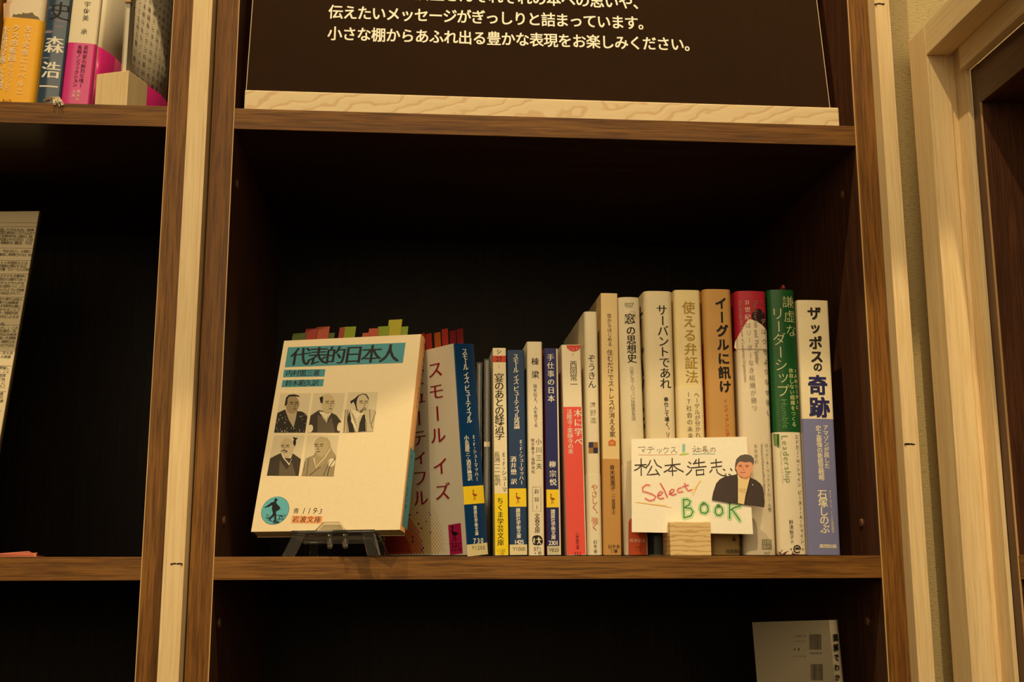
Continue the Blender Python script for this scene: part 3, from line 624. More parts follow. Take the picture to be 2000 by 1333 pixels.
ik.side('zE','Written by Ori Brafman and Rod A. Beckstrom',192,140,226,655,32,GR,'g',off=.0005); ik.v('zE','糸井恵訳',131,160,138,315,38,GR,'g',off=.0005)
ik.poly('zE',[(195,1096),(296,1098),(298,1200),(196,1198)],(150,142,112),.0002); ik.h('zE','日経',222,1124,268,1124,44,(226,214,180),'g',off=.0003); ik.h('zE','BP',226,1174,262,1174,46,(226,214,180),'g',off=.0003); ik.line('zE',[(204,1190),(212,1152)],3,(226,214,180),.0003)
ik.h('zE','4607',222,1230,276,1230,34,(150,142,112),'g',off=.0005); b.done()
# green hardback
b=Book('green-topped hardback with cream lower band and a frayed maroon ribbon',(1523.5,1090),(1501,567),.0203,h=.1945,spine=(24,84,38),side=(24,74,38),r=.0022,bulge=.0024,depth=.129,hard=True,rough=.4); ik=b.ink
b.band('c6',700,None,(236,222,192)); LG=(226,222,160)
ik.v('c6','謙虚な',780,116,796,245,56,LG,'gl'); ik.v('c6','リーダーシップ',733,168,757,515,58,LG,'gl')
ik.v('c6','1人のリーダーに',815,424,826,588,19,LG,'g'); ik.v('c6','依存しない組織をつくる',793,424,807,665,22,LG,'g')
ik.side('zD','Humble',212,715,234,1015,84,(110,160,84),'gl'); ik.side('zD','The Power of Rela',153,712,170,1040,32,(90,140,70),'gl')
ik.side('zE','Leadership',420,50,466,535,84,(90,130,60),'gl',off=.0006); ik.side('zE','tionships, Openness, and Trust',378,45,410,540,30,(160,180,130),'gl',off=.0006)
ik.v('zE','エドガー・H・シャイン ピーター・A・シャイン',545,70,600,1115,44,(60,58,44),'g',off=.0006); ik.v('zE','野津智子',485,925,493,1074,44,(60,58,44),'g',off=.0006); ik.v('zE','訳',497,1120,497,1120,28,(80,76,60),'g',off=.0006)
ik.poly('zE',[(322,35),(368,42),(370,176),(330,150)],(120,150,84),.0006); ik.poly('zE',[(352,42),(368,42),(370,176),(352,140)],(30,84,36),.0007)
A=b.S.loc('zE',547,1195); k=22
ring=[]; 
for rad in (.0029,.0021):
    ring.append([(A[0]+rad*math.cos(.0+5.6*j/k),A[1]+rad*math.sin(.0+5.6*j/k)) for j in range(k+1)])
ik.lay(ring[0]+ring[1],[(j,j+1,k+2+j,k+1+j) for j in range(k)],(26,22,22),.0006)
ik.rect(A[0]-.0018,A[0]+.0028,A[1]-.0002,A[1]+.0005,(26,22,22),.0006); ik.disc(A[0],A[1]+.0005,.0012,.0007,(26,22,22),.0006,10,0,math.pi)
for s_ in (-1,1): ik.lay([(A[0]+s_*.0054,A[1]),(A[0]+s_*.0038,A[1]+.0007),(A[0]+s_*.0042,A[1]),(A[0]+s_*.0038,A[1]-.0007)],[(0,1,2,3)],(26,22,22),.0006)
ik.h('zE','EIJI PRESS',480,1255,622,1255,22,(50,40,36),'gb',off=.0006); b.done()
m=MB(); MRN=paper((116,24,40),.7)
for (x,y,n_) in ((400,1245,9),(530,1262,16)):
    for i in range(n_):
        P=on(*P2('zE',x+random.uniform(-22,22),y+random.uniform(-8,14)),b.S.O-b.n*.0008,b.n); Q=P+V((random.uniform(-.004,.004),-.0006,random.uniform(-.001,.003)))
        Q.z=max(Q.z,.0006); P.z=max(P.z,.0006); m.tube([P,(P+Q)/2+V((0,-.0004,.0004)),Q],.00022,5)
T=b.S.pt(b.w*.62,b.h); m.tube([T+b.n*.02,T+b.v*.002+b.n*.01,T+b.v*.0035+b.n*.004,T+b.v*.001+b.n*.002],.0012,6); m.build('ribbon_marker',MRN,b.root)
# zappos
b=Book('white book with periwinkle lower spine and bold black and navy title',(1579.5,1089),(1557.5,587),.0240,h=.1868,spine=(238,222,184),side=(220,206,180),r=.0016,bulge=.0012,depth=.127); ik=b.ink
b.patch('c6',640,1252,(122,124,168)); m=MB(); t0=b.tt('c6',1252); t1=b.tt('c6',640)
for (ch,x,y,sz,c_) in [('ザ',897,167,60,DARK),('ッ',897,236,52,DARK),('ポ',903,300,60,DARK),('ス',908,361,58,DARK),('の',913,408,42,DARK),('奇',913,490,88,(40,38,92)),('跡',921,590,92,(40,38,92))]: ik.v('c6',ch,x,y,x,y,sz,c_,'gbb')
ik.v('c6','アマゾンが屈した',948,680,955,852,25,(240,228,196),'gb'); ik.v('c6','史上最強の新経営戦略',915,682,930,905,26,(240,228,196),'gb')
ik.v('c6','石塚しのぶ',933,980,945,1135,44,(240,228,196),'gb'); ik.v('c6','ダイナ・サーチ、インク代表取締役',968,967,982,1146,13,(230,218,190),'g'); ik.h('c6','廣済堂出版',929,1212,990,1213,18,(240,228,196),'gb'); b.done()
# ================================================================ displayed paperback on its stand
ps,la,ro=.2866,.3206,.0066
u0=V((math.cos(ps),-math.sin(ps),0)); n0=V((math.sin(ps),math.cos(ps),0)); v0=V((0,0,1))
v1=v0*math.cos(la)+n0*math.sin(la); n1=n0*math.cos(la)-v0*math.sin(la)
iu=u0*math.cos(ro)+v1*math.sin(ro); iv=v1*math.cos(ro)-u0*math.sin(ro); O=V((.0211,.0154,.0166)); TH=.0118; IW,IH=.105,.148
ib=thing('book','cream pocket paperback with five small portraits displayed face out on the clear stand','book',O)
m=MB(); cm=paper((230,212,174),.42); om=paper((236,176,116),.45)
t=.0004
m.obb(O,iu,iv,n1,0,IW,0,IH,0,t,cm); m.obb(O,iu,iv,n1,0,IW,0,IH,TH-t,TH,cm)
k=8
pr=[(IW+.0012*math.sin(math.pi*i/k),TH*i/k) for i in range(k+1)]
for i in range(k):
    a,b_=pr[i],pr[i+1]; m.add([O+iu*a[0]+n1*a[1],O+iu*b_[0]+n1*b_[1],O+iu*b_[0]+n1*b_[1]+iv*IH,O+iu*a[0]+n1*a[1]+iv*IH],[(0,1,2,3)],om)
m.build('cover',None,ib,fixn=False)
m=MB(); m.obb(O,iu,iv,n1,.0008,IW,.0003,IH-.0003,t,TH-t); m.build('page_block',paper((206,180,122),.8),ib)
CS=Surf(O,iu,iv,n1); ik=Ink(CS,ib); TQ=(70,140,152); BK=(24,22,24)
ik.poly('c3',[(263,202),(852,179),(838,280),(247,302)],TQ); ik.poly('c3',[(243,315),(450,312),(445,348),(238,352)],TQ); ik.poly('c3',[(236,367),(443,362),(438,397),(230,402)],TQ)
ik.h('c3','代表的日本人',325,250,772,234,92,BK,'mb'); ik.h('c3','内村鑑三著',270,332,406,331,32,BK,'m'); ik.h('c3','鈴木範久訳',266,383,400,380,32,BK,'m')
ik.h('c3','青',304,1022,304,1022,28,(60,46,34),'m'); ik.h('c3','119',343,1021,398,1021,42,(70,50,38),'gl',skew=.18); ik.h('c3','·3',412,1024,427,1024,34,(70,50,38),'gl',skew=.18)
ik.poly('c3',[(282,1045),(437,1048),(433,1085),(278,1083)],(236,166,110)); ik.h('c3','岩波文庫',302,1064,412,1066,33,(70,36,24),'m')
# sower roundel
ik.disc(*CS.loc('zI',528,642),.0101,.0101,(30,60,66),.0001,36); ik.disc(*CS.loc('zI',528,642),.0099,.0099,(92,172,186),.00014,36)
IK=(18,24,30)
ik.poly('zI',[(500,425),(520,400),(522,384),(545,378),(570,388),(575,400),(596,405),(590,414),(572,418),(566,440),(556,452),(556,480),(575,510),(600,535),(628,560),(632,585),(644,600),(620,625),(590,645),(552,662),(548,700),(556,740),(552,790),(555,840),(540,865),(500,880),(492,870),(512,850),(516,800),(512,760),(498,768),(460,800),(430,835),(400,850),(390,838),(405,820),(420,795),(450,760),(470,730),(480,690),(468,650),(455,610),(462,570),(468,545),(450,530),(420,550),(380,572),(345,570),(318,590),(302,582),(300,570),(322,555),(345,548),(380,520),(430,480),(475,458),(512,450),(512,430)],IK,.0002)
rs=random.Random(3)
for i in range(120):
    y=rs.uniform(600,925) if i<35 else rs.uniform(740,925); hw=math.sqrt(max(0,1-((y-642)/292)**2))*292-14; x=528+rs.uniform(-hw,hw)*(.93); L=rs.uniform(12,40 if y>730 else 26)*(1 if y<730 else 1.1)
    if abs(x-528)+L>hw: continue
    ik.line('zI',[(x-L/2,y+rs.uniform(-5,5)),(x,y+rs.uniform(-4,4)),(x+L/2,y+rs.uniform(-5,5))],rs.uniform(2,4) if y<740 else rs.uniform(4,11),IK,.00018)
ik.build('cover_print')
# portraits
ik=Ink(CS,ib); BG=(206,192,160); FL=(176,158,124); KD=(40,34,28); KM=(96,84,64); HR=(24,20,18); LT=(222,208,174)
def P_(pts,c,off=.0002): ik.poly('zG',pts,c,off)
def Ln(pts,w,c,off=.00032): ik.line('zG',pts,w,c,off)
P_([(318,192),(716,190),(640,704),(236,704)],BG,.0001); P_([(750,188),(1160,188),(1090,705),(676,702)],BG,.0001); P_([(1200,180),(1590,176),(1528,690),(1124,706)],BG,.0001)
P_([(232,740),(635,738),(555,1266),(142,1264)],BG,.0001); P_([(668,740),(1080,740),(1012,1272),(592,1268)],BG,.0001)
def face(cx,cy,w,h,hairpts,fcol,look=1,brow=(0,0),beard=None):
    k=18; P_([(cx+w*math.cos(2*math.pi*j/k)*(.86 if math.sin(2*math.pi*j/k)>0 else 1),cy+h*math.sin(2*math.pi*j/k)) for j in range(k)],fcol,.00024)
    for s_ in (-1,1):
        ex=cx+look*w*.3+s_*w*.34; ey=cy-h*.06
        Ln([(ex-w*.18,ey+2),(ex,ey-4),(ex+w*.18,ey+2)],6,HR); Ln([(ex-w*.22,ey-h*.16),(ex+w*.2,ey-h*.2)],8,KD)
    nx=cx+look*w*.38; Ln([(nx-look*4,cy-h*.05),(nx+look*10,cy+h*.24),(nx-look*10,cy+h*.28)],5,KD); Ln([(nx-w*.2,cy+h*.5),(nx,cy+h*.46),(nx+w*.18,cy+h*.5)],7,KD)
    if hairpts: P_(hairpts,HR,.00028)
# 1
P_([(280,450),(330,425),(375,405),(540,425),(600,430),(650,460),(670,495),(640,704),(236,704)],KD,.0002); P_([(378,400),(535,430),(520,520),(490,642),(430,540)],FL,.00022)
face(470,340,98,120,[(372,355),(385,300),(392,250),(430,212),(500,206),(560,222),(575,250),(560,236),(480,232),(430,238),(412,270),(408,330),(392,350)],(150,130,98),1)
rs=random.Random(5)
for i in range(46):
    x=rs.uniform(262,648); y=rs.uniform(460,695)
    if x<262+(704-y)*.05 or (400<x<530 and y<640): continue
    Ln([(x,y),(x+rs.uniform(-4,6),y+rs.uniform(4,12))],5,LT,.00026)
# 2
P_([(710,485),(760,450),(820,412),(985,445),(1050,480),(1108,560),(1090,705),(676,702)],(60,50,38),.0002); P_([(806,470),(860,500),(930,580),(985,500),(1030,705),(800,703)],KM,.00022); P_([(822,430),(985,445),(940,520),(922,578),(870,510)],LT,.00024); Ln([(850,470),(918,560)],4,KD); Ln([(945,480),(920,555)],4,KD)
face(935,330,96,132,[(828,250),(872,228),(876,262),(868,320),(846,322),(836,290)],(190,172,134),1); Ln([(1070,620),(1100,590)],5,LT); 
ik.disc(*CS.loc('zG',706,655),.0022,.0032,LT,.00026,14); ik.disc(*CS.loc('zG',1086,630),.0016,.0034,LT,.00026,14)
# 3
P_([(1165,408),(1240,400),(1260,395),(1480,400),(1560,410),(1528,690),(1124,706)],(186,172,140),.0002); P_([(1215,430),(1290,700),(1210,702),(1190,520)],KD,.00022); P_([(1370,480),(1420,470),(1430,690),(1330,695)],KD,.00022); P_([(1240,395),(1400,450),(1370,520),(1320,690),(1240,560)],LT,.00024)
for q in range(4): Ln([(1240+q*8,430+q*25),(1310+q*3,540+q*40)],3.5,KD); Ln([(1375-q*6,470+q*30),(1312+q*3,540+q*40)],3.5,KD)
for q in ([(1165,410),(1150,690)],[(1195,408),(1188,700)],[(1480,405),(1490,590)],[(1560,430),(1500,610),(1520,650)],[(1410,470),(1440,600),(1438,690)]): Ln(q,6,KD)
face(1375,325,98,122,[(1228,298),(1290,258),(1330,220),(1390,196),(1440,205),(1468,250),(1472,290),(1456,262),(1430,215),(1390,205),(1340,228),(1318,270),(1308,330),(1318,400),(1345,432),(1310,415),(1292,350),(1270,300),(1236,330)],(196,180,146),1); P_([(1350,425),(1390,395),(1445,400),(1430,412),(1400,415),(1385,445),(1350,450)],(110,96,76),.0003)
# 4
P_([(185,1040),(260,1000),(325,970),(350,1030),(455,1040),(480,975),(530,1010),(586,1050),(555,1266),(142,1264)],(60,50,38),.0002); P_([(310,1060),(400,1190),(470,1090),(520,1264),(300,1264)],KM,.00022); P_([(350,1025),(365,1030),(435,1110),(468,1040),(436,1130),(430,1130)],LT,.00024); Ln([(360,1040),(432,1120),(466,1050)],5,LT)
face(410,900,92,125,[(480,762),(508,770),(545,775),(530,792),(520,800),(524,840),(508,885),(490,860),(484,820),(498,795)],(192,174,138),-1); Ln([(328,950),(350,935),(385,938),(408,960)],9,HR); Ln([(385,938),(404,945)],7,HR)
# 5
P_([(650,1040),(750,1000),(770,960),(980,900),(1010,960),(1045,1010),(1012,1272),(592,1268)],(150,134,102),.0002); P_([(890,800),(960,840),(985,920),(1040,1000),(860,1130),(780,1180),(760,1040)],(160,142,108),.00021)
face(852,890,100,132,None,(176,158,120),-1); P_([(860,765),(930,775),(970,830),(980,910),(930,930),(950,860),(920,800)],(170,152,116),.00026); Ln([(968,920),(900,1030),(780,1160),(755,1040)],13,LT); Ln([(640,1080),(620,1200)],6,KD); Ln([(690,1040),(660,1260)],6,KD); Ln([(960,1080),(880,1264)],6,KD); Ln([(1030,1040),(960,1150),(930,1264)],8,KD); Ln([(840,1150),(700,1260)],5,KD)
ik.disc(*CS.loc('zG',985,1095),.0026,.0032,LT,.00026,14)
ik.build('portrait_print','five small engraved portraits of men in kimono')
# spine prints
SS=Surf(O+iu*(IW+.0012),n1,iv,-iu); ik=Ink(SS,ib)
def srow(y,x): return SS.loc('c3',x,y)[1]
ik.rect(.0002,TH-.0002,srow(1090,835),srow(705,880),(84,158,176),.0001)
ik.v('c3','代表的日本人',948,195,932,375,28,(70,46,34),'m',sx=.8); ik.v('c3','鈴木範久訳',918,412,906,498,18,(90,60,44),'g',sx=.8); ik.v('c3','青一一九・三',881,750,868,845,18,(30,50,60),'g',sx=.8); ik.v('c3','岩波文庫',861,910,851,1000,20,(30,50,60),'g',sx=.8); ik.build()
# index tabs
YG={'g':(96,110,50),'G':(150,168,40),'y':(196,186,50),'r':(196,96,66),'o':(200,140,56),'s':(176,70,60)}
for i,(x0,x1,yt,c_) in enumerate([(178,325,232,'g'),(318,442,186,'s'),(312,440,222,'o'),(438,578,162,'r'),(570,632,230,'g'),(686,740,172,'s'),(728,864,162,'G'),(935,1010,230,'r'),(1005,1110,184,'r'),(1104,1225,158,'G'),(1220,1364,88,'y'),(1355,1430,164,'G')]):
    Q=O+n1*(.002+.0007*i); sf=Surf(Q,iu,iv,n1); a=sf.loc('zT',x0,yt); b_=sf.loc('zT',x1,yt); m=MB()
    m.obb(Q,iu,iv,n1,a[0],b_[0],IH-.012,a[1]+(.0002*(i%3)),0,.00014); m.build('index_tab',film(YG[c_]),ib)
# stand: everything follows the book's own axes, legs come down to the shelf
st=thing('book_stand','small clear plastic easel stand holding the displayed paperback','stand',(.08,.02,0))
GM=glassy()
def sp_(a,b_,c): return O+iu*a+iv*b_+n1*c
a0=CS.loc('cS',215,640)[0]; a1=CS.loc('cS',1385,640)[0]; l0=CS.loc('cS',560,560)[0]; l1=CS.loc('cS',985,560)[0]
m=MB(); m.obb(O,iu,iv,n1,a0,a1,-.0028,-.0005,-.0032,TH+.003); m.build('tray',GM,st,.0006,True)
m=MB(); m.prism([sp_(l0,-.0005,-.0030),sp_(l1,-.0005,-.0030),sp_(l1-.005,.0052,-.0030),sp_(l0+.005,.0052,-.0030)],n1*.0020); m.build('front_lip',GM,st,.0003)
m=MB(); m.obb(O,iu,iv,n1,a0+.012,a1-.012,-.0005,.075,TH+.0008,TH+.0028); m.build('back_rest',GM,st,.0004)
def leg(a,w_,c,fx,fy,top=-.0028):
    A=sp_(a,top,c); Bv=sp_(a+w_,top,c); F0=V((A.x+fx,A.y+fy,.0003)); F1=F0+(Bv-A); F1.z=.0003
    th=n0*.0024; m=MB(); m.prism([A,Bv,F1,F0],th); m.build('leg',GM,st,.0007)
leg(a0+.001,.009,-.002,-.0068,-.0005); leg(a1-.0095,.009,-.002,.004,-.0005); leg(a0+.008,.006,TH,-.001,.012); leg(a1-.006,.006,TH,.005,.010)
m=MB(); A=sp_(a0+.008,-.0085,.002); Bv=sp_(a1-.008,-.0085,.002); m.prism([A,Bv,Bv+V((0,0,.0052)),A+V((0,0,.0052))],n0*.002); m.build('cross_bar',GM,st,.0004)
for q in (735,948):
    aa=CS.loc('cS',q,700)[0]; m=MB(); P=sp_(aa,-.0022,0); m.tube([P,P+V((0,0,-.0085)),P+V((0,0,-.0098))],[.0019,.0019,.0012],10); m.build('peg',GM,st,0,True)
# ================================================================ card in its wooden block
bl=MB(); q0=by(1309.5,1088,.004); q1=by(1390,1088,.004); zt_=by(1348,1020,.004).z
x0,x1=q0.x,q1.x; ys=.0120; sl=.0012
LC_=R_(9); cvv=V((0,math.sin(LC_),math.cos(LC_))); cnn=V((0,math.cos(LC_),-math.sin(LC_)))
hb=thing('card_holder','small striped pine block with a slot holding the handwritten card','card holder',((x0+x1)/2,.014,0))
zs=zt_-.009
prof=[(.004,.0001),(.028,.0001),(.028,zt_),(ys+sl,zt_),(ys+sl-.0019,zs),(ys-sl-.0019,zs),(ys-sl,zt_),(.004,zt_)]
bl.prism([V((x0,y,z)) for y,z in prof],V((x1-x0,0,0)))
def striped():
    m=bpy.data.materials.new('striped_pine'); m.use_nodes=True; nt=m.node_tree; N=nt.nodes; L=nt.links; B=N['Principled BSDF']
    tc=N.new('ShaderNodeTexCoord'); w_=N.new('ShaderNodeTexWave'); w_.bands_direction='Z'; w_.inputs['Scale'].default_value=95; w_.inputs['Distortion'].default_value=5.5; w_.inputs['Detail'].default_value=3; w_.inputs['Detail Scale'].default_value=2.2
    q=N.new('ShaderNodeMapping'); q.inputs['Scale'].default_value=(.35,1,1); L.new(tc.outputs['Object'],q.inputs[0]); L.new(q.outputs[0],w_.inputs[0])
    r=N.new('ShaderNodeValToRGB'); r.color_ramp.elements[0].color=(*lin((206,168,108)),1); r.color_ramp.elements[1].color=(*lin((234,202,142)),1); r.color_ramp.elements[0].position=.05; r.color_ramp.elements[1].position=.4; L.new(w_.outputs[0],r.inputs[0]); L.new(r.outputs[0],B.inputs['Base Color']); B.inputs['Roughness'].default_value=.6
    bm=N.new('ShaderNodeBump'); bm.inputs['Strength'].default_value=.08; bm.inputs['Distance'].default_value=.0003; L.new(w_.outputs[0],bm.inputs['Height']); L.new(bm.outputs[0],B.inputs['Normal']); return m
bl.build('block',striped(),hb,.0005)
CO=V((0,ys-.0019+.0001,zs+.0004)); KS=Surf(CO,V((1,0,0)),cvv,cnn)
TL=KS.loc('px',1233,858); TR=KS.loc('px',1458,853.5); BR_=KS.loc('px',1471,1044); BL_=KS.loc('px',1234,1040)
cdt=thing('message_card','white handwritten card reading Select Book with a pasted photo of a man','card',KS.pt((BL_[0]+BR_[0])/2,0))
m=MB(); m.prism([KS.pt(*q) for q in (BL_,BR_,TR,TL)],cnn*.0004); m.build('card_sheet',paper((246,238,216),.7),cdt)
ik=Ink(KS,cdt); K='cK'
def st_(lst,w_,c,off=.00016):
    for l in lst: ik.line(K,l,w_,c,off)
PN=(120,100,76)
# underline accents
st_([[(130,240),(250,242),(400,240),(500,236)]],4,(240,176,150)); st_([[(655,236),(760,232),(870,232)]],5,(150,200,196)); ik.poly(K,[(555,136),(584,134),(584,216),(556,220)],(160,206,196),.0001); ik.poly(K,[(522,242),(545,230),(600,224),(625,230),(600,240),(540,246)],(186,206,90),.00012)
st_([[(566,140),(566,216)],[(556,165),(584,163)],[(556,190),(584,188)]],2,(110,170,170))
# マテックス
st_([[(130,170),(200,166),(195,185),(170,205)],[(165,190),(188,215)],[(228,170),(268,166)],[(216,190),(285,184)],[(252,190),(248,210),(232,228)],[(312,190),(318,202)],[(330,186),(336,198)],[(356,182),(350,205),(328,225)],[(390,168),(375,195)],[(388,180),(425,176),(415,200),(385,230)],[(452,172),(488,168),(475,195),(445,222)],[(474,196),(505,222)]],4,PN)
# 社長の
st_([[(668,156),(678,166)],[(652,182),(690,178),(655,215)],[(674,196),(674,232)],[(680,196),(692,208)],[(708,165),(712,210)],[(696,186),(732,182)],[(690,212),(738,206)],[(758,160),(760,200)],[(758,162),(790,158)],[(760,174),(788,171)],[(760,186),(788,183)],[(742,200),(805,194)],[(762,200),(764,222),(782,212)],[(776,200),(812,220)],[(850,180),(842,205),(826,212),(824,195),(840,176),(866,176),(876,195),(860,216)]],4,PN)
# 松本浩志
B2=(60,50,44)
st_([[(100,342),(208,336)],[(158,280),(160,440)],[(156,345),(130,375),(95,392)],[(162,345),(200,365)],[(248,296),(236,330),(205,368)],[(285,290),(310,340),(355,365)],[(262,352),(240,395),(215,436),(262,432),(320,425)],[(300,385),(335,438)],
 [(388,346),(535,330)],[(458,276),(462,442)],[(455,345),(425,385),(380,408)],[(468,340),(500,372),(565,405)],[(426,400),(500,395)],
 [(618,312),(638,328)],[(606,352),(628,366)],[(595,436),(622,414),(645,385)],[(690,290),(668,330)],[(662,326),(770,312)],[(715,280),(716,362)],[(640,368),(785,354)],[(690,388),(694,440)],[(690,390),(764,384),(758,432)],[(694,436),(765,430)],
 [(832,322),(935,310)],[(880,285),(884,350)],[(838,364),(935,350)],[(842,385),(822,410)],[(885,380),(895,415),(935,440),(985,446),(972,425)],[(950,380),(966,390)],[(1020,375),(1034,392)],[(1005,428),(1024,440)]],11,B2)
# Select
PK=(206,70,100); HL=(246,204,180)
sel=[[(240,535),(205,532),(172,560),(175,595),(215,605),(270,625),(300,645),(285,675),(240,686),(200,664)],[(318,640),(350,628),(368,605),(350,595),(325,615),(318,650),(340,668),(375,660)],[(345,520),(380,580),(410,650)],[(430,620),(465,605),(478,580),(455,575),(435,595),(440,625),(465,632),(495,620)],[(545,560),(520,568),(508,590),(520,606),(560,598)],[(580,520),(590,560),(612,590),(648,580)],[(560,552),(612,535)]]
st_(sel,26,HL,.00008); st_(sel,9,PK)
st_([[(725,495),(655,638)]],4,(230,150,70)); st_([[(735,490),(645,600)]],14,(248,224,150),.0001); st_([[(130,702),(450,750)]],4,(232,160,90)); st_([[(100,696),(400,728)]],12,(248,228,170),.0001)
GN=(62,110,50); GH=(184,222,168)
bk=[[(566,672),(572,850)],[(566,676),(605,672),(632,690),(620,725),(578,750)],[(578,752),(640,760),(658,790),(640,830),(575,850)],[(760,712),(735,730),(728,770),(740,800),(775,808),(805,785),(800,735),(775,712),(758,712)],[(905,735),(878,755),(872,795),(888,822),(920,826),(945,800),(940,755),(915,735),(902,736)],[(1012,690),(1012,855)],[(1115,735),(1060,750),(1018,775)],[(1035,770),(1080,830),(1110,876)]]
st_(bk,46,GH,.00008); st_(bk,10,GN)
ik.build('handwriting')
pc=MB(); OUT=[(838,676),(850,610),(880,520),(915,480),(960,455),(1040,440),(1080,430),(1078,405),(1062,380),(1064,330),(1075,285),(1110,252),(1160,240),(1210,250),(1238,275),(1245,310),(1238,350),(1226,380),(1222,420),(1205,450),(1215,468),(1260,485),(1305,520),(1330,560),(1340,620),(1348,700),(1342,752),(1200,730),(1000,705)]
pc.prism([KS.pt(*KS.loc(K,x,y),.0009) for x,y in OUT],cnn*.0003); ph=pc.build('photo_cutout',paper((66,52,46),.35),cdt); ph['label']='cut-out photo print of a man in a dark jacket'
ik=Ink(KS,ph); o_=.0010
ik.poly(K,[(1085,430),(1120,470),(1165,480),(1205,450),(1200,480),(1180,560),(1160,640),(1148,722),(1090,712),(1085,640),(1088,540)],(232,206,150),o_)
ik.poly(K,[(1078,405),(1105,440),(1165,455),(1220,415),(1205,452),(1180,480),(1140,478),(1085,432)],(206,130,100),o_+.00005)
ik.poly(K,[(1078,400),(1063,370),(1070,330),(1085,315),(1110,306),(1160,312),(1210,305),(1232,330),(1240,345),(1230,375),(1222,415),(1195,450),(1160,466),(1120,455),(1092,430)],(228,160,124),o_+.0001)
ik.poly(K,[(1062,380),(1064,330),(1075,285),(1110,252),(1160,240),(1210,250),(1238,275),(1245,310),(1236,352),(1228,330),(1205,312),(1160,318),(1110,308),(1090,322),(1076,350)],(96,86,78),o_+.00015)
for q,w_,c_ in (([(1098,348),(1125,345)],5,(90,60,46)),([(1160,347),(1190,348)],5,(90,60,46)),([(1102,358),(1124,358)],4,(60,36,30)),([(1162,360),(1186,360)],4,(60,36,30)),([(1140,360),(1130,385),(1148,388)],4,(190,116,90)),([(1112,412),(1135,416),(1160,412)],5,(180,80,70)),([(1085,470),(1085,700)],5,(36,26,24)),([(1205,470),(1185,580),(1152,720)],5,(36,26,24)),([(1228,532),(1231,538)],8,(240,220,180)),
  ([(1090,572),(1104,572),(1104,588),(1092,590)],3,(190,156,90)),([(1112,575),(1130,572),(1132,584),(1114,592),(1114,602),(1134,600)],3,(190,156,90)),([(1140,575),(1160,573),(1160,588),(1142,588),(1142,606),(1162,604)],3,(190,156,90))): ik.line(K,q,w_,c_,o_+.0002)
ik.build('photo_print')
# ================================================================ UPPER LEFT SHELF
UG='books on the upper left shelf'
b=Book('blue sky-patterned book with large white characters leaning in the upper left',(69,200),(92.9,0),.0168,Y=.03,z0=ZT,h=.173,spine=(54,74,96),side=(70,84,100),r=.0014,bulge=.0012,rough=.18,coat=.6,depth=.127,group=UG); bb=b
ik=b.ink; U='zU'
ik.v(U,'史',745,140,745,140,240,(36,28,26),'m'); 
ik.v(U,'森',672,560,672,560,215,WHT,'mb'); ik.v(U,'浩',628,870,628,870,215,WHT,'mb'); ik.v(U,'一',600,1078,600,1078,215,WHT,'mb')
rs=random.Random(11)
for i in range(16):
    a=rs.uniform(.002,b.w-.004); t_=rs.uniform(.045,.11); 
    ik.disc(a,t_,rs.uniform(.002,.004),rs.uniform(.0006,.0015),(128,122,132) if i%2 else (96,100,118),.00005,12)
ik.rect(.0003,b.w-.0003,.105,.172,(176,160,140),.00004,8)
b.done()
m=MB(); P0=by(95,196,-.0008); rs=random.Random(2)
for i in range(26):
    a=by(84+rs.uniform(0,10),197+rs.uniform(-2,3),.024); a.z=max(a.z,ZT+.001); c_=by(103+rs.uniform(0,14),191+rs.uniform(-2,4),.006); c_.z=max(c_.z,ZT+.001); d=by(112+rs.uniform(-8,14),201+rs.uniform(-4,8),-.0022)
    m.tube([a,(a+c_)/2+V((0,0,.001)),c_,(c_+d)/2+V((0,-.001,.0008)),d],.0002,5)
m.build('ribbon_marker',paper((226,208,176),.8),b.root)
b=Book('thick book wrapped in an orange-yellow band with white lettering, upper left',(-17,200),(10,0),.0293,Y=.03,z0=ZT,h=.188,spine=(232,214,184),side=(226,206,170),r=.004,bulge=.0015,depth=.128,group=UG,hard=True,lean=bb and math.atan2(-bb.v.x,bb.v.z)); ik=b.ink
b.band('zU',225,None,(248,184,50),side=(240,180,50))
ik.poly(U,[(115,210),(115,60),(150,0),(10,0),(10,230)],(224,176,140),.0001); ik.poly(U,[(150,205),(165,170),(200,185),(230,170),(270,180),(280,158),(330,168),(400,152),(430,190),(470,205),(500,260),(480,262),(300,225)],(120,104,76),.00015)
ik.v(U,'木佐研究を導いた名著',68,355,-6,1060,86,(240,225,190),'gb',off=.0006); ik.v(U,'クス的転回',203,350,150,720,86,(240,225,190),'gb',off=.0006); ik.v(U,'をもたらした',140,800,92,1105,62,(240,225,190),'g',off=.0006); ik.v(U,'古代史像にコペルニ',350,365,245,1135,84,(240,225,190),'g',off=.0006)
ik.h(U,'青山学',45,1250,125,1252,32,(120,80,30),'g',off=.0006); b.done()
OL=math.atan2(-bb.v.x,bb.v.z)
b=Book('gold-patterned book sliver at the far left edge of the upper shelf',(-61,200),(-34,0),.0122,Y=.03,z0=ZT,h=.180,spine=(180,130,40),side=(170,120,40),depth=.125,group=UG,lean=OL)
rs=random.Random(9)
for i in range(120): b.ink.disc(rs.uniform(.001,b.w-.001),rs.uniform(.003,.17),.0009,.0013,(226,190,110) if i%2 else (120,70,30),.0001,6)
b.done()
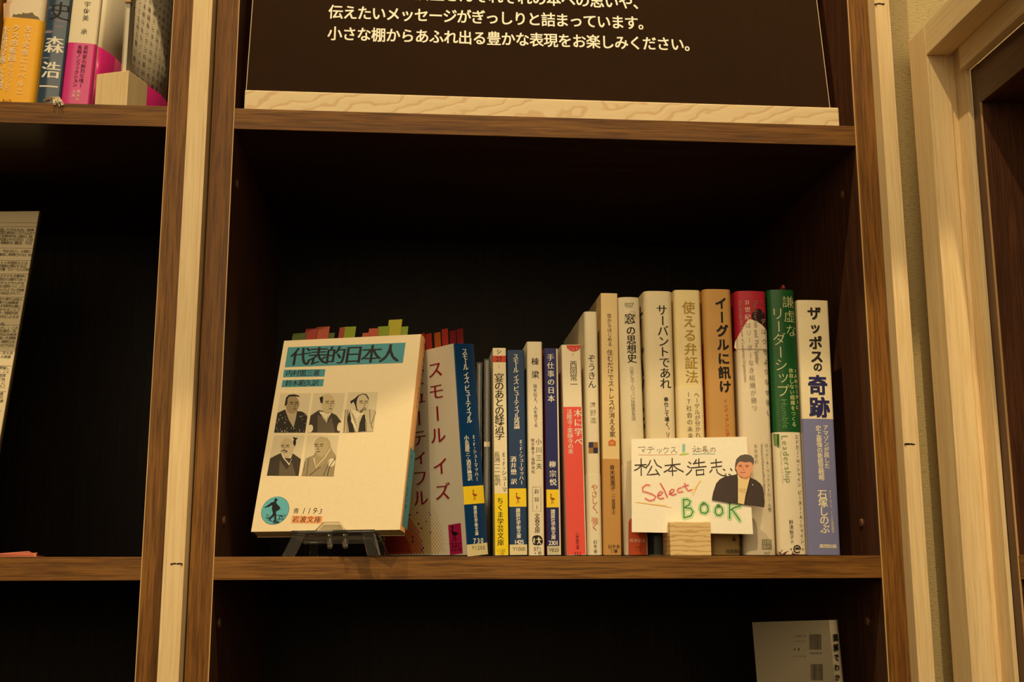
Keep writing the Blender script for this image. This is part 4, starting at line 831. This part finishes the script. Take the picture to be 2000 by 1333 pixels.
# white and magenta book turned to show its side
c0=by(117.6,200,.03); 
zt2=by(150,84,.03).z; P1=by(196.8,86,.03); P2_=bz(324,190,P1.z)
dirr=P2_-P1; yw=math.atan2(dirr.x,dirr.y)
b=Book('white paperback with magenta band opened outwards beside the small pine block',(117.6,200),(141.7,0),.0208,Y=.031,z0=ZT,h=.152,spine=(236,222,190),side=(232,218,190),r=.0018,bulge=.0008,depth=.112,group=UG,yaw=0,lean=OL); ik=b.ink
mag=b.band('px',84,None,(214,52,134),side=(206,44,120),rough=.25,coat=.5)
ik.v(U,'宇佐美',1085,55,1062,225,74,(60,52,44),'ml'); ik.v(U,'承',1042,395,1042,395,74,(60,52,44),'ml')
ik.v(U,'芸術家の鮮烈な魂ー',1068,592,1000,1060,54,(70,12,44),'g',off=.0006); ik.v(U,'長編ノンフィクション',992,590,930,1055,54,(70,12,44),'g',off=.0006); ik.v(U,'集英社',980,1140,962,1235,42,(240,214,200),'g',off=.0006); ik.v(U,'文庫',923,1145,912,1190,42,(240,214,200),'g',off=.0006); b.done()
# loosely lifted back jacket flap with blurb text
FO=b.S.O+b.u*b.w+b.n*.004; fd=V((math.sin(yw),math.cos(yw),0)); fn=b.v.cross(fd).normalized(); 
if fn.x<0: fn=-fn
FS=Surf(FO+fn*.0006,fd,b.v,-fn)
wv=lambda a:-.0022*math.sin(a*90)
FS.prof=wv
m=MB(); nn=22; LF=.112
for (t0,t1,mt) in ((.001,.150,paper((226,212,184),.5)),):
    for i in range(nn):
        a,c_=LF*i/nn,LF*(i+1)/nn; m.add([FS.pt(a,t0),FS.pt(c_,t0),FS.pt(c_,t1),FS.pt(a,t1)],[(0,1,2,3)],mt)
zt_b=b.tt('px',84)
for i in range(nn):
    a,c_=LF*i/nn,LF*(i+1)/nn; m.add([FS.pt(a,.001,.0004),FS.pt(c_,.001,.0004),FS.pt(c_,zt_b,.0004),FS.pt(a,zt_b,.0004)],[(0,1,2,3)],paper((206,44,120),.25,coat=.5))
o=m.build('back_flap',None,b.root,fixn=False,smooth=True,weld=True); sm=o.modifiers.new('t','SOLIDIFY'); sm.thickness=.0003; sm.offset=-1
ik=Ink(FS,b.root,[LF*i/10 for i in range(1,10)])
bl_txt='すぐれた画家の伝記はフランスのモンパルナスに生まれ画家たちの青春を描いた長編ノンフィクション'
for q in range(9):
    for r_ in range(13): ik.char(bl_txt[(q*7+r_*3)%len(bl_txt)],.048+q*.0062,.142-r_*.0068,.0040,(70,56,48),'g',off=.0004)
ik.build('lettering')
# small pine block with beaded strip
TZ=by(251.5,137,.006); zb=TZ.z; Lq=bz(188.5,145,zb); Rq=bz(289,164.4,zb)
wbk=thing('tag_block','small pale pine block with an upright beaded strip beside the magenta band','stand',(TZ.x,TZ.y+.01,ZT))
m=MB(); back=Lq+(Rq-TZ); m.prism([V((p.x,p.y,ZT+.0002)) for p in (TZ,Rq,back,Lq)],V((0,0,zb-ZT-.0002))); m.build('block',pine('Z'),wbk,.0005)
cxm=by(240.5,136,.016); m=MB(); sx_=cxm.x; m.box(sx_-.0002,sx_+.0022,.0155,.030,zb,zb+.072); m.build('upright_strip',paper((206,196,172),.4),wbk)
m=MB()
for i in range(46):
    z=zb+.001+i*.00135; m.tube([V((sx_-.0006,.0150,z-.0005)),V((sx_-.0006,.0150,z)),V((sx_-.0006,.0150,z+.0005))],[.0002,.0005,.0002],6)
m.build('bead_chain',ink((236,230,214),.2),wbk)
m=MB(); z=by(242,2,.0150).z; m.box(sx_-.0014,sx_+.003,.0135,.0185,z-.0012,z+.004); m.build('clip',ink((190,150,100),.4),wbk)
# ================================================================ MIDDLE LEFT: printed handout panel
LN=R_(20); hv=V((0,math.sin(LN),math.cos(LN))); hn=V((0,math.cos(LN),-math.sin(LN)))
BRp=by(-33,1060,.020); H0=Surf(BRp,V((1,0,0)),hv,hn); topv=H0.loc('px',79,412); rx=topv[0]; HH=topv[1]
ang=math.atan2(-rx,HH); ru=V((math.cos(ang),0,0))+hv*math.sin(ang); rv=(hv*math.cos(ang)-V((1,0,0))*math.sin(ang))
BRp.z=.0150
HS=Surf(BRp-ru*.21,ru,rv,hn); HLh=HS.loc('px',79,412)[1]
ht=thing('handout_panel','tall pale board of printed Japanese paragraphs leaning in the left bookcase','board',(BRp.x-.1,BRp.y,0))
m=MB(); m.obb(HS.O,ru,rv,hn,0,.21,-.0035,HLh,.0003,.0042); m.build('board',paper((104,84,60),.6),ht)
m=MB(); m.obb(HS.O,ru,rv,hn,0,.2095,-.0032,HLh-.0004,0,.0003); m.build('sheet',paper((232,214,176),.6),ht)
ik=Ink(HS,ht); HB=(44,36,28)
def row(c,t,xr,y):
    n=len(t); ik.h(c,t,xr-(n-1)*37.5,y,xr,y+.6*n,35,HB,'g')
for y,xe in ((195,418),(240,412),(472,368),(606,348),(752,318),(1003,262),(1306,208)): ik.line('zL',[(-60,y),(xe,y+2)],3,HB)
for t,x,y in (('経過した今もなお、紛争',352,272),('各国の統治システムはイ',362,305),('り生態学的に適合し発',332,342),('（米国はその派生）と目',338,378),('を客観的に著述。今日',328,414),('の「知の巨人」が語り',322,505),('複眼に束縛されない知',332,542),('「1000年間栄えた古',284,630),('問題を提起する必',272,667),('方箋「ローマ人の物',300,702),('最はさらなる繁栄に',274,772),('歴史の通例であっ',266,810),('天才カエサルや五',246,850),('栄の礎をつくった',252,887),('どのように危機',240,925),('が詳述されてい',228,962),('生れ育ち出版人',230,1025),('偉大な編集者・',222,1062),('的理想主義に',212,1100),('書かせることで',202,1138),('書・現実的思',178,1175),('文化によるま',188,1215),('一冊。',62,1295)): row('zL',t,x,y)
for y,xe in ((365,152),(527,122),(803,66),(1018,16)): ik.line('zM',[(-60,y),(xe,y+2)],3,HB)
for t,x,y in (('は上だ。」この',180,115),('合理的・先',158,152),('的な生物学',162,190),('強い大規模',152,226),('高野之夫',145,266),('ものではな',140,304),('に至る良',122,388),('の貴重',100,430),('開催し',84,550),('た」こと',86,590),('受賞',44,632),('て独',36,672),('に',36,714),('たこ',46,752),('重',18,830),('氏',16,868),('書',18,910)): row('zM',t,x,y)
ik.build()
# folded pink paper
m=MB(); A=[by(x,y,.012) for x,y in ((-30,1085),(70,1084.5))]
pts=[(A[0].x,.010,.0004),(A[1].x,.014,.0003),(A[1].x-.006,.05,.0004),(A[0].x,.06,.0004)]
m.prism([V(p) for p in pts],V((0,0,.0007))); xm=by(54,1080,.012).x
m.prism([V((A[0].x,.012,.0012)),V((xm,.014,.0034)),V((A[1].x-.001,.015,.0008)),V((xm-.004,.045,.0026)),V((A[0].x,.055,.0012))],V((0,0,.0005)))
o=m.build('folded_paper',paper((228,138,110),.6),None); tag(o,'salmon pink folded paper lying on the left shelf','paper')
# ================================================================ LOWER RIGHT: book showing its back cover
zf=-.3135; hB=.2105
E1=by(1633,1212,.05); Hh=E1.z-zf
Es=E1; far=by(1476,1216,.05)
th=R_(62)   # angle of the cover away from the shelf front
# spine edge point S at y=.05; cover runs left and back
sd_=V((-math.sin(R_(28)),math.cos(R_(28)),0))
spx=by(1619,1212,.045); spx.z=zf+.0005
sd_=(sd_*math.cos(.063)-V((0,0,math.sin(.063)))); lv=V((0,0,math.cos(.063)))+V((-math.sin(R_(28)),math.cos(R_(28)),0))*math.sin(.063)
def len_to(px):
    lo,hi=0,.3
    for _ in range(40):
        L=(lo+hi)/2; P=V((spx.x,spx.y,spx.z+.2))+sd_*L-CAM; X=CX+FPX*P.dot(_R2)/P.dot(_F)
        if X>px: lo=L
        else: hi=L
    return L
CW=min(.150,len_to(1476)); Hh=by(1619,1212,.045).z-zf-.0095; spx.z+=.0095; spx=spx-V((-math.sin(R_(28)),math.cos(R_(28)),0))*math.sin(.063)*Hh
lb=thing('book','tall grey-white book on the bottom shelf showing barcodes on its back','book',(spx.x,spx.y,zf))
wd=V((math.cos(R_(28)),math.sin(R_(28)),0))*.0088
m=MB(); cm=paper((206,190,160),.35,coat=.3)
m.prism([spx,spx+sd_*CW,spx+sd_*CW-V((0,0,0))+wd*.04,spx+wd*.04],lv*Hh,cm)
k=8
for i in range(k):
    def q(t): return spx+wd*t+V((.3*math.sin(math.pi*t)*.003,-math.sin(math.pi*t)*.0022,0))
    a,c_=q(i/k),q((i+1)/k); m.add([a,c_,c_+lv*Hh,a+lv*Hh],[(0,1,2,3)],cm)
m.prism([spx+wd,spx+wd+sd_*CW,spx+wd*.96+sd_*CW,spx+wd*.96],lv*Hh,cm)
m.build('cover',None,lb,fixn=False)
m=MB(); m.prism([spx+wd*.06+V((0,0,.0004))+sd_*.001,spx+sd_*(CW-.001)+wd*.06+V((0,0,.0004)),spx+sd_*(CW-.001)+wd*.94+V((0,0,.0004)),spx+wd*.94+V((0,0,.0004))+sd_*.001],lv*(Hh-.0008)); m.build('page_block',paper((220,206,170),.8),lb)
LS=Surf(spx+sd_*CW,-sd_,lv,wd.normalized()); ik=Ink(LS,lb); rs=random.Random(4)
for (x0,x1,y0,y1) in ((806,944,798,970),(824,962,1132,1312)):
    x=x0
    while x<x1:
        w_=rs.choice((2.5,4,6)); ik.poly('c8',[(x,y0),(x+w_,y0),(x+w_+3,y1),(x+3,y1)],(50,44,40),.0003); x+=w_+rs.choice((3,4,6))
ik.h('c8','9784798150',818,1012,944,1008,30,(60,54,48),'g',off=.0003)
for t_,x_,y_ in (('ISBN978',640,820),('C0034',640,878),('¥1500E',640,1046)): ik.h('c8',t_,x_,y_,x_+125,y_-2,28,(80,72,62),'g',off=.0003)
ik.h('c8','定価',646,968,690,968,34,(80,72,62),'g',off=.0003); ik.build()
SPS=Surf(spx-sd_*.0029,wd.normalized(),lv,sd_); ik=Ink(SPS,lb)
ik.v('c8','図解でわかる',1098,838,1122,1395,84,(30,26,24),'gbb'); ik.build('spine_lettering')
# ================================================================ clean-up
bpy.data.objects.remove(_fo,do_unlink=True)
